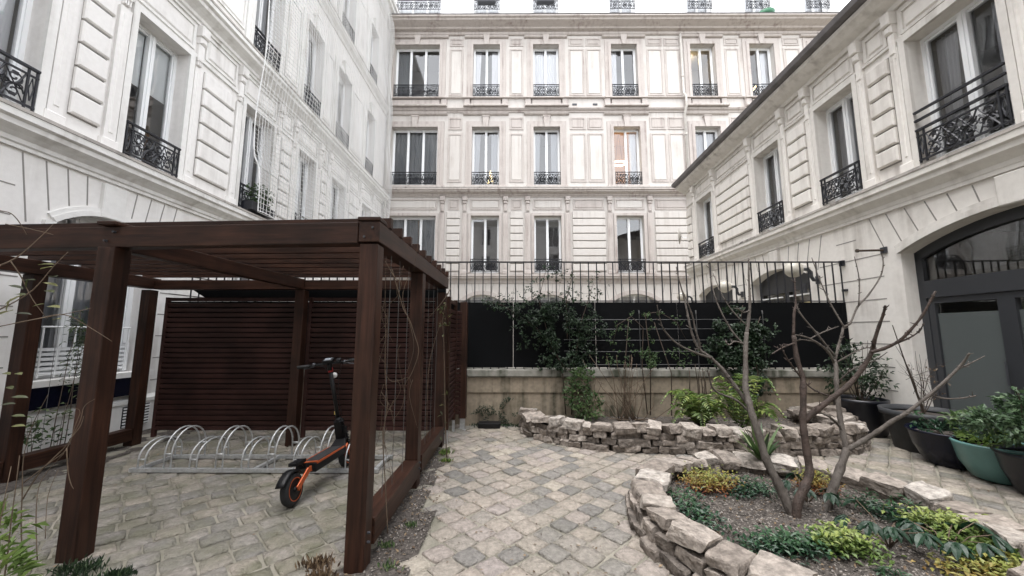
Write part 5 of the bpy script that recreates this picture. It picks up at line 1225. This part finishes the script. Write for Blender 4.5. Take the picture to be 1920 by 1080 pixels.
# yucca
lf = MB()
for k in range(26):
    a = rnd.uniform(0, 6.28); t_ = rnd.uniform(.15, .8); d = Vector((math.cos(a) * t_, math.sin(a) * t_, 1 - t_ * .5)).normalized(); p = Vector((2.72, 4.30, .20)); Lf = U(.38, .66); s = d.cross(Vector((0, 0, 1))).normalized() * .021
    q = [p + d * Lf * x_ + Vector((0, 0, -.10 * x_ * x_)) for x_ in (0, .33, .66, 1)]
    lf.add([q[0] - s * .8, q[0] + s * .8, q[1] + s * 1.1, q[1] - s * 1.1, q[2] + s * .8, q[2] - s * .8, q[3]], [(0, 1, 2, 3), (3, 2, 4, 5), (5, 4, 6)], rnd.random())
plant('spiky_plant', 'spiky plant with long sword leaves at the far rim of the round bed', 'plant', (2.72, 4.30, .2), [('leaves', lf, 'leaf_mid', False)])

# ---- round bed planting
def low_plant(label, c, r, n, L_, W_, m, seg=1, up=.5, tb=(0, 1), name='bedding_plant', droop=.25, zc=.09):
    lf = MB(); st = MB(); c = Vector((c[0], c[1], zc)); rs = random.Random(int(c.x * 1000))
    bases = []; tips = []
    k = max(5, n // 60)
    for i in range(k):
        b = c + Vector((rs.uniform(-.6, .6) * r[0], rs.uniform(-.6, .6) * r[1], 0)); t_ = b + Vector((rs.uniform(-.3, .3) * r[0], rs.uniform(-.3, .3) * r[1], r[2] * rs.uniform(.6, 1.1))); bases.append(b); tips.append(t_)
    stems(st, bases, tips, .004, .0015, .015)
    for i in range(n):
        j = rs.randrange(k); q = rs.uniform(.35, 1.05); p = bases[j].lerp(tips[j], q) + Vector((rs.gauss(0, .28) * r[0], rs.gauss(0, .28) * r[1], rs.uniform(-.04, .02)))
        if p.z < zc: p.z = zc + .01
        d = Vector((rs.uniform(-1, 1), rs.uniform(-1, 1), rs.uniform(-.3, .7) * up * 2)); tq = min(1, max(0, tb[0] + (tb[1] - tb[0]) * ((p.z - zc) / max(r[2], .01)) + rs.uniform(-.2, .2)))
        leaf(lf, p, d, Vector((0, 0, 1)) + rv(.3), L_ * rs.uniform(.6, 1.2), W_ * rs.uniform(.7, 1.2), tq, seg, droop)
    return plant(name, label, 'plant', tuple(c), [('foliage', lf, m, False), ('stems', st, 'stem', True)])
low_plant('nandina with yellow tops over orange red leaves at the left of the round bed', (1.88, 3.82), (.30, .20, .17), 1100, .042, .017, 'leaf_gold', tb=(.05, 1))
low_plant('nandina with yellow and orange leaves behind the red brown stem', (2.85, 3.80), (.20, .15, .20), 700, .038, .016, 'leaf_gold', tb=(.1, 1))
low_plant('low dark green ground cover behind the stems in the round bed', (2.25, 3.78), (.25, .2, .12), 500, .045, .022, 'leaf_dark')
low_plant('dark green ground cover along the left inner rim of the round bed', (1.48, 3.30), (.16, .42, .10), 520, .045, .022, 'leaf_dark')
low_plant('blue green ground cover along the near inner rim of the round bed', (1.85, 2.80), (.36, .18, .11), 900, .045, .022, 'leaf_dark', tb=(.2, 1))
low_plant('bright lime leaved plant at the near middle of the round bed', (2.28, 2.78), (.24, .16, .16), 900, .044, .024, 'leaf_lime')
low_plant('dark feathery green plant near the right stem of the round bed', (3.05, 3.30), (.22, .18, .16), 560, .05, .016, 'leaf_dark')
low_plant('yellow green leafy plant at the right of the round bed', (3.22, 2.98), (.24, .18, .16), 850, .046, .024, 'leaf_lime', tb=(.2, 1))
low_plant('yellowing low plant at the right inner rim of the round bed', (2.95, 2.50), (.26, .16, .12), 800, .046, .024, 'leaf_gold', tb=(.55, 1))
low_plant('green strappy plant between the two yellow plants of the round bed', (3.10, 2.68), (.22, .14, .12), 260, .09, .018, 'leaf_lime', tb=(.0, .6))
def hellebore(label, c, n=8, seed=2):
    lf = MB(); st = MB(); c = Vector((c[0], c[1], .09)); rs = random.Random(seed)
    for k in range(n):
        a = 6.283 * k / n + rs.uniform(-.3, .3); r = rs.uniform(.12, .26); h = rs.uniform(.12, .22); tip = c + Vector((math.cos(a) * r, math.sin(a) * r, h)); st.tube([c, c.lerp(tip, .5) + Vector((0, 0, .05)), tip], [.005, .004, .003], 5)
        for q in range(6): b = a + (q - 2.5) * .55; leaf(lf, tip, Vector((math.cos(b), math.sin(b), rs.uniform(-.5, -.05))), Vector((0, 0, 1)), rs.uniform(.09, .125), .048, rs.random() * .45, 2, .45)
    plant('hellebore', label, 'plant', tuple(c), [('foliage', lf, 'leaf_dark', False), ('stalks', st, 'stem', True)])
hellebore('broad leaved dark hellebore at the right front of the round bed', (2.66, 2.86))
hellebore('broad leaved dark hellebore nearest the right rim of the round bed', (2.98, 2.78), 8, 5)
hellebore('small dark hellebore between the red brown stem and the right tree', (2.62, 3.55), 5, 9)
low_plant('tiny grey green tuft in the bare soil near the front of the round bed', (2.35, 2.50), (.08, .06, .06), 70, .05, .015, 'leaf_dark', tb=(.4, 1))

# dead leaves and small twigs on the soil: uncountable litter
lf = MB()
for k in range(1900):
    if k >= 1500: x, y, z = U(-5, 5.5), U(2.2, 6.5), .012; x, y = (x, y) if not in_ring1(x, y, 1.15) and not in_poly(x, y, BED2) else (-.1 + U(-.5, .8), y)
    elif k % 2: a = rnd.uniform(0, 6.28); r_ = math.sqrt(rnd.random()) * .93; x, y = RING1[0] + RING1[2] * r_ * math.cos(a), RING1[1] + RING1[3] * r_ * math.sin(a); z = .115
    elif k % 4: x, y, z = U(-1.2, -.72), U(2.3, 5.4), .012
    else: x, y, z = U(.4, 5), U(5.6, 6.6), .18
    leaf(lf, Vector((x, y, z)), Vector((U(-1, 1), U(-1, 1), U(0, .2))), Vector((U(-.3, .3), U(-.3, .3), 1)), U(.015, .045), U(.008, .02), rnd.random())
tag(lf.build('leaf_litter', M['leaf_dry']), 'scattered dead leaves on the beds and earth strip', 'leaf litter', kind='stuff')
# moss and weeds by the low wall and the posts
def tuft(label, pts, n, L_, m='leaf_mid', name='weeds'):
    lf = MB()
    for (x, y, z, r, h) in pts:
        for k in range(n):
            p = Vector((x + rnd.gauss(0, r * .5), y + rnd.gauss(0, r * .35), z)); leaf(lf, p, Vector((U(-.6, .6), U(-.6, .6), U(.4, 1.4))), Vector((0, -1, .3)) + rv(.5), L_ * U(.5, 1.2) * h, L_ * .22, rnd.random())
    loc = (pts[0][0], pts[0][1], pts[0][2]); return plant(name, label, 'weeds', loc, [('blades', lf, m, False)])
lf = MB()
for (x, z, rx, rz, n) in ((-.45, .16, .3, .18, 420), (-.1, .22, .16, .26, 260), (.15, .1, .25, .12, 260)): clump(lf, (x, 6.74, z), (rx, .03, rz), n, .03, .018, 1, .2, .2, (0, .7))
plant('moss', 'fuzzy green moss creeping up the low wall beside the pergola', 'moss', (-.3, 6.74, .1), [('cushion', lf, 'leaf_ivy', False)])
tuft('mossy weeds at the foot of the low wall beside the black box', [(-.55, 6.72, 0, .16, 1), (-.15, 6.72, 0, .14, .8), (.12, 6.68, 0, .12, 1)], 130, .06, 'leaf_ivy')
tuft('small pale weed at the foot of the right rear pergola post', [(-.92, 5.2, 0, .08, 1), (-.85, 4.9, 0, .06, .7)], 60, .07, 'leaf_lime')
tuft('low weeds in the earth by the front left pergola post', [(-2.95, 2.72, 0, .13, 1), (-2.75, 2.55, 0, .14, 1), (-3.0, 2.5, 0, .1, 1), (-2.62, 2.66, 0, .08, .8)], 260, .055, 'leaf_ivy')
tuft('small weeds in the earth strip beside the right rail', [(-.86, 3.3, .01, .05, .8), (-.95, 3.0, .01, .06, .8), (-.85, 2.75, .01, .06, .8)], 40, .05, 'leaf_mid')

# ================================================================ pots on the right
def pot(label, x, y, prof_, m, plants, rz=0, square=False, soil_r=None):
    e = empty('potted_plant', (x, y, 0), rz, label, 'potted plant', None)
    mb = MB(); mb.lathe(prof_, n=40 if not square else 4)
    o = mb.build('pot', M[m], e, smooth=not square)
    if square: o.rotation_euler = (0, 0, R(45))
    if soil_r:
        s = MB(); s.lathe([(0.001, soil_r[1] + .01), (soil_r[0], soil_r[1])], n=24); s.build('potting_soil', M['soil'], e)
    for pn, mb_, mt in plants:
        if mb_.f: mb_.build(pn, M[mt], e, smooth=False)
    return e
# big black pot with shrub (far)
lf = MB(); st = MB(); clump(lf, (-.10, .02, 1.02), (.42, .26, .48), 560, .075, .036, 1, .1, .35); clump(lf, (.25, -.05, .9), (.28, .25, .4), 200, .08, .04, 1, 0, .35, (.4, 1))
stems(st, [(0, 0, .45)] * 11, [(U(-.45, .45), U(-.2, .2), U(.9, 1.55)) for _ in range(11)], .009, .003, .06)
pot('big round black pot with a loose dark shrub against the low wall', 5.62, 6.28, [(.001, 0), (.27, 0), (.31, .05), (.34, .50), (.36, .52), (.36, .56), (.33, .56), (.32, .5)], 'pot_black', [('foliage', lf, 'leaf_ivy'), ('stems', st, 'stem_dark')], soil_r=(.325, .50))
# charcoal square planter with thin shrub
lf = MB(); st = MB(); stems(st, [(0, 0, .48)] * 7, [(-.32, -.05, 1.45), (.3, 0, 1.2), (.15, .1, 1.3), (-.1, 0, 1.1), (.32, -.1, .95), (0, 0, 1.35), (.2, 0, 1.0)], .007, .002, .08)
st.tube([(0.02, 0, .45), (-.05, 0, .75), (-.11, 0, 1.0), (-.17, 0, 1.25), (-.27, 0, 1.72)], [.012, .012, .010, .008, .005], 6)
for k in range(16): stems(st, [(U(-.2, .25), U(-.1, .1), U(.6, 1.1))], [(U(-.35, .45), U(-.2, .2), U(.8, 1.35))], .003, .001, .04)
clump(lf, (.18, 0, .95), (.28, .2, .3), 60, .035, .02)
pot('wide charcoal planter with a flared rim and a nearly leafless shrub', 5.72, 5.42, [(.001, 0), (.33, 0), (.40, .44), (.45, .46), (.46, .54), (.42, .54), (.40, .48)], 'pot_grey', [('foliage', lf, 'leaf_dry'), ('stems', st, 'stem_dark')], rz=R(-2), soil_r=(.40, .46))
# navy bowl
lf = MB(); st = MB(); clump(lf, (-.05, .05, .44), (.26, .2, .05), 120, .06, .04, 1, .3, .3, (0, 1)); clump(lf, (-.28, .1, .52), (.08, .08, .1), 30, .05, .03, 1, .3, .3, (.7, 1)); stems(st, [(-.1, 0, .36)] * 3, [(-.3, .05, .62), (-.22, .1, .55), (0, .1, .5)], .006, .002)
pot('dark navy glazed bowl between the charcoal planter and the teal pot', 5.38, 4.83, [(.001, 0), (.20, 0), (.24, .03), (.33, .22), (.365, .38), (.385, .40), (.375, .415), (.345, .40), (.33, .34)], 'pot_navy', [('foliage', lf, 'leaf_dark'), ('stems', st, 'stem_dark')], soil_r=(.335, .35))
# teal
lf = MB(); clump(lf, (0, 0, .43), (.28, .26, .07), 420, .055, .030, 1, .3, .3, (.1, .9))
lf2 = MB(); clump(lf2, (-.05, .18, .60), (.22, .12, .10), 150, .07, .045, 1, .2, .3, (.2, 1))
pot('teal glazed bowl with low yellow green plants', 5.34, 4.34, [(.001, 0), (.17, 0), (.22, .03), (.30, .18), (.335, .36), (.345, .385), (.33, .40), (.31, .38), (.30, .32)], 'pot_teal', [('foliage', lf, 'leaf_lime'), ('herbs', lf2, 'leaf_mid')], soil_r=(.305, .345))
# dark pot at frame edge with big shrub
lf = MB(); st = MB()
for (x, y, z, r_, n) in ((-.05, 0, .70, .32, 420), (.25, .1, .86, .32, 360), (-.32, .1, .66, .26, 220), (.3, -.1, .58, .3, 260), (-.05, .1, .90, .2, 120), (-.52, .1, .74, .14, 60)): clump(lf, (x, y, z), (r_, r_ * .8, r_ * .55), n * 2, .062, .042, 1, .2, .3)
stems(st, [(0, 0, .36)] * 9, [(U(-.5, .4), U(-.2, .2), U(.7, 1.1)) for _ in range(9)], .008, .003, .05)
pot('dark round pot at the right edge with a broad leafy green shrub', 5.28, 3.86, [(.001, 0), (.20, 0), (.26, .04), (.33, .22), (.36, .38), (.38, .40), (.36, .415), (.34, .38)], 'pot_black', [('foliage', lf, 'leaf_shrub'), ('stems', st, 'stem_dark')], soil_r=(.34, .36))

# ================================================================ left climbers and dry vines
def trace(mb, pts, ya, yb, r0, r1, n=5): branch(mb, pts, ya, yb, r0, r1, n)
st = MB(); lf = MB(); Yn = 1.75
for pts, r0 in (([(-60, 520), (0, 498), (35, 480), (75, 445), (100, 420)], .006), ([(-60, 600), (0, 580), (60, 545), (100, 500), (128, 472)], .005), ([(-40, 620), (60, 600), (120, 590), (165, 612), (210, 640)], .004),
                ([(20, 490), (40, 520), (60, 560), (90, 600)], .004), ([(60, 600), (140, 585), (170, 578)], .003), ([(0, 498), (-30, 540), (-40, 700), (-30, 850)], .005), ([(0, 395), (20, 400), (35, 415), (50, 440)], .004), ([(10, 420), (60, 430), (100, 440)], .003)):
    trace(st, pts, Yn, Yn + .1, r0, .0015, 5)
for (x, y, L_, a) in ((15, 535, .05, -10), (40, 527, .05, 10), (8, 572, .055, 60), (12, 585, .05, 80), (0, 590, .06, 20), (28, 552, .045, 0), (70, 497, .05, 10), (80, 530, .05, -10), (85, 545, .05, -5), (88, 575, .055, 0), (60, 590, .045, 170), (75, 505, .04, 20), (5, 700, .04, 0), (15, 725, .04, -5), (20, 745, .045, 0), (0, 760, .04, 10), (20, 780, .04, 0), (60, 575, .03, 30), (50, 540, .035, 80), (20, 800, .04, 5), (30, 700, .04, 0), (95, 520, .05, 5), (100, 600, .04, 10)):
    p = at_depth(x, y, Yn + U(-.05, .12)); aa = R(a); leaf(lf, p, Vector((math.cos(aa), U(-.5, .5), math.sin(aa))), Vector((0, -.35, 1)), L_ * 1.35, L_ * .62, rnd.random(), 2, .1)
plant('climbing_plant', 'nearest climber with sparse oval leaves reaching in from the left edge', 'climbing plant', (-2.6, Yn, 1.2), [('foliage', lf, 'leaf_climber', False), ('stems', st, 'stem', True)])
# bamboo-like plant outside the left rail
lf = MB(); st = MB()
for k in range(10):
    x = -5.78 + U(-.08, .08); y = 5.05 + U(-.30, .22); top = U(1.5, 2.3); b = Vector((x, y, 0)); t_ = b + Vector((U(-.05, .15), U(-.15, .15), top)); stems(st, [b], [t_], .006, .002, .04)
    for q in range(70):
        z = .45 + rnd.random() ** .7 * .55; z = .45 + (z - .45) * 1; p = b.lerp(t_, min(1, z)) + rv(.10); leaf(lf, p, Vector((U(-1, 1), U(-1, 1), U(-.7, .3))), Vector((0, 0, 1)) + rv(.4), U(.05, .09), .013, rnd.random(), 1, .2)
plant('bamboo', 'thin leafy bamboo growing between the pergola and the left wall', 'bamboo', (-5.78, 5.05, 0), [('foliage', lf, 'leaf_mid', False), ('canes', st, 'stem', True)])
low_plant('pale leafy plant below the left ground floor window', (-5.82, 4.75), (.16, .25, .75), 120, .08, .045, 'leaf_mid', zc=0)
# lower left corner shrub
lf = MB(); st = MB()
clump(lf, (-2.66, 1.98, .32), (.20, .2, .20), 360, .075, .026, 1, .2, .3, (.1, 1)); clump(lf, (-2.9, 2.18, .50), (.16, .16, .14), 160, .07, .024, 1, .2, .3, (.1, .9)); clump(lf, (-2.42, 2.12, .10), (.16, .14, .1), 100, .06, .03, 1, .2, .3, (.3, 1))
stems(st, [(-2.7, 2.1, 0)] * 8, [(-2.75 + U(-.3, .25), 2.1 + U(-.1, .1), U(.4, 1.1)) for _ in range(8)], .005, .0015, .04)
plant('shrub', 'bright green shrub in the lower left corner before the pergola', 'shrub', (-2.7, 2.1, 0), [('foliage', lf, 'leaf_lime', False), ('stems', st, 'stem', True)])
# dry vine round the front left post
st = MB(); 
for pts, ya, yb, r in (([(40, 940), (75, 885), (110, 850), (128, 830), (150, 790), (158, 762), (178, 748)], 2.62, 2.68, .006), ([(45, 905), (90, 870), (125, 842), (140, 800), (150, 775)], 2.6, 2.68, .005), ([(150, 775), (148, 768), (138, 765)], 2.66, 2.64, .003),
                       ([(125, 840), (127, 880), (132, 905), (138, 917)], 2.64, 2.66, .006), ([(130, 825), (150, 800), (157, 780)], 2.64, 2.68, .004), ([(42, 1060), (40, 980), (42, 920), (44, 860), (60, 800), (90, 740)], 2.5, 2.45, .005), ([(70, 1050), (68, 960), (78, 900), (120, 850)], 2.5, 2.6, .004), ([(85, 1010), (90, 930), (110, 880)], 2.5, 2.6, .003)):
    trace(st, pts, ya, yb, r, .0018)
plant('dry_vine', 'dry twisted vine stems tangled round the front left post', 'vine', (-3.1, 2.6, .0), [('stems', st, 'stem', True)])
# dry vine on right rail wires
st = MB(); rs = random.Random(12)
for pts, ya, yb, r in (([(727, 1000), (722, 900), (718, 820), (726, 760), (722, 700), (723, 640), (722, 560), (724, 480)], 2.95, 2.98, .006), ([(735, 505), (745, 540), (757, 580), (768, 600), (778, 630), (785, 660), (772, 700), (760, 720), (755, 760), (735, 790)], 3.0, 3.2, .006),
                       ([(722, 490), (740, 520), (752, 530), (745, 555), (724, 575)], 2.95, 3.05, .005), ([(765, 520), (755, 560), (772, 620), (775, 660), (758, 710)], 3.2, 3.3, .004), ([(724, 620), (722, 690), (735, 715), (765, 708), (770, 717)], 3.0, 3.2, .004), ([(715, 735), (725, 750), (730, 760), (718, 745)], 2.95, 3.0, .004),
                       ([(838, 860), (835, 800), (834, 740), (832, 640), (830, 600), (836, 570)], 5.1, 5.2, .011), ([(835, 560), (845, 540), (830, 565), (800, 600)], 5.1, 4.6, .006), ([(800, 830), (803, 700), (815, 640), (828, 600)], 4.7, 5.1, .005), ([(785, 415), (783, 460), (775, 510)], 3.4, 3.4, .003)):
    trace(st, pts, ya, yb, r, r * .4)
for k in range(16):
    x, y = rs.uniform(715, 775), rs.uniform(480, 830); trace(st, [(x, y), (x + rs.uniform(-20, 20), y + rs.uniform(20, 50)), (x + rs.uniform(-25, 25), y + rs.uniform(50, 110))], 3.0 + (x - 715) / 250, 3.05 + (x - 715) / 250, .0035, .0015)
lf = MB()
for k in range(46):
    p = at_depth(rs.uniform(822, 846), rs.uniform(560, 615) if k % 3 else rs.uniform(600, 860), 5.1); leaf(lf, p, rv(1), Vector((0, 0, 1)), .07, .035, rs.random())
plant('dry_vine', 'pale dry vine climbing the wires on the right side of the pergola', 'vine', (-1.0, 3.0, .0), [('stems', st, 'stem', True), ('foliage', lf, 'leaf_climber', False)])
tuft('dry grass tuft at the foot of the front right post', [(-1.25, 2.62, 0, .10, 1), (-1.35, 2.78, 0, .08, .9)], 150, .07, 'leaf_dry', 'dry_grass')

# balcony shrub behind the net
lf = MB(); clump(lf, (0, 0, .35), (.16, .42, .38), 520, .07, .035, 1, .2, .3)
bxp = MB(); bxp.box(-.12, .12, -.40, .40, -.05, .16)
e = empty('balcony_planter', (-6.02, 8.5, 4.42), 0, 'dark trough with a bushy green plant on a first floor balcony behind the net', 'planter'); lf.build('foliage', M['leaf_mid'], e); bxp.build('trough', M['pot_black'], e, bevel=.01)

# ================================================================ wall lamps and fittings on the right building
def rb(u, w_, z):
    m = Matrix.Translation((5.93, 0, 0)) @ Matrix.Rotation(RA, 4, 'Z'); return m @ Vector((u, -w_, z))
for i, (u, z, lab) in enumerate(((-7.55, 2.80, 'white globe wall lamp nearest the arched door, on a dark bracket'), (-10.25, 2.78, 'white globe wall lamp at the middle, between the two arched windows'), (-13.1, 2.78, 'white globe wall lamp at the far end corner'))):
    p = rb(u, 0, z); e = empty('wall_lamp', p, RA, lab, 'lamp', 'globe lamps on the right facade')
    m_ = MB(); m_.lathe([(.001, -.17), (.09, -.145), (.15, -.08), (.17, 0), (.15, .08), (.09, .145), (.001, .17)], (-.02, -.46, .1), 28); m_.build('globe', M['globe'], e, smooth=True)
    m_ = MB(); m_.tube([(0, -.02, -.12), (0, -.10, -.12), (0, -.14, -.05), (0, -.14, .04), (0, -.2, .1), (-.01, -.31, .1)], .035, 10); m_.box(-.05, .05, -.03, .0, -.2, -.04); m_.build('bracket', M['doorframe'], e, smooth=False)
mb = MB(); mb.box(-.07, .07, -.05, 0, -.1, .1); mb.box(-.04, .04, -.06, -.05, -.02, .05); o = mb.build('intercom_box', M['iron_grey'], loc=rb(-7.95, 0, 2.55)); o.rotation_euler = (0, 0, RA); tag(o, 'small dark box on the wall beside the lit arched window', 'box')
e = empty('iron_bracket', rb(-6.1, 0, 2.97), RA, 'rusty horizontal iron arm sticking out of the right wall', 'bracket')
mb = MB(); mb.tube([(0, 0, 0), (-.03, -.42, 0)], .018, 8); mb.tube([(-.03, -.40, 0), (-.032, -.43, 0)], .03, 8); mb.build('arm', M['stem_dark'], e); mb = MB(); mb.box(-.05, .05, -.03, 0, -.05, .05); mb.build('plate', M['iron_grey'], e)
# satellite dish at the end of the coach house
e = empty('satellite_dish', rb(-13.6, .18, 5.2), RA, 'small grey satellite dish on the far corner of the low building', 'dish')
mb = MB(); mb.lathe([(.001, .0), (.15, -.02), (.30, -.075), (.31, -.07), (.15, -.01), (.001, .012)], n=24, axis='x'); o = mb.build('dish', M['pipe'], e, smooth=True); o.rotation_euler = (0, 0, R(62)); mb = MB(); mb.tube([(0, 0, 0), (.1, .05, -.1), (.22, .18, -.12)], .015, 6); mb.build('mast', M['galv'], e)

# black bait box by the low wall
mb = MB(); mb.box(-.19, .19, -.09, .09, .0, .09); o = mb.build('bait_box', M['black'], loc=(-.42, 6.62, .0), bevel=.015); tag(o, 'flat black plastic box lying on the paving at the foot of the low wall', 'box')
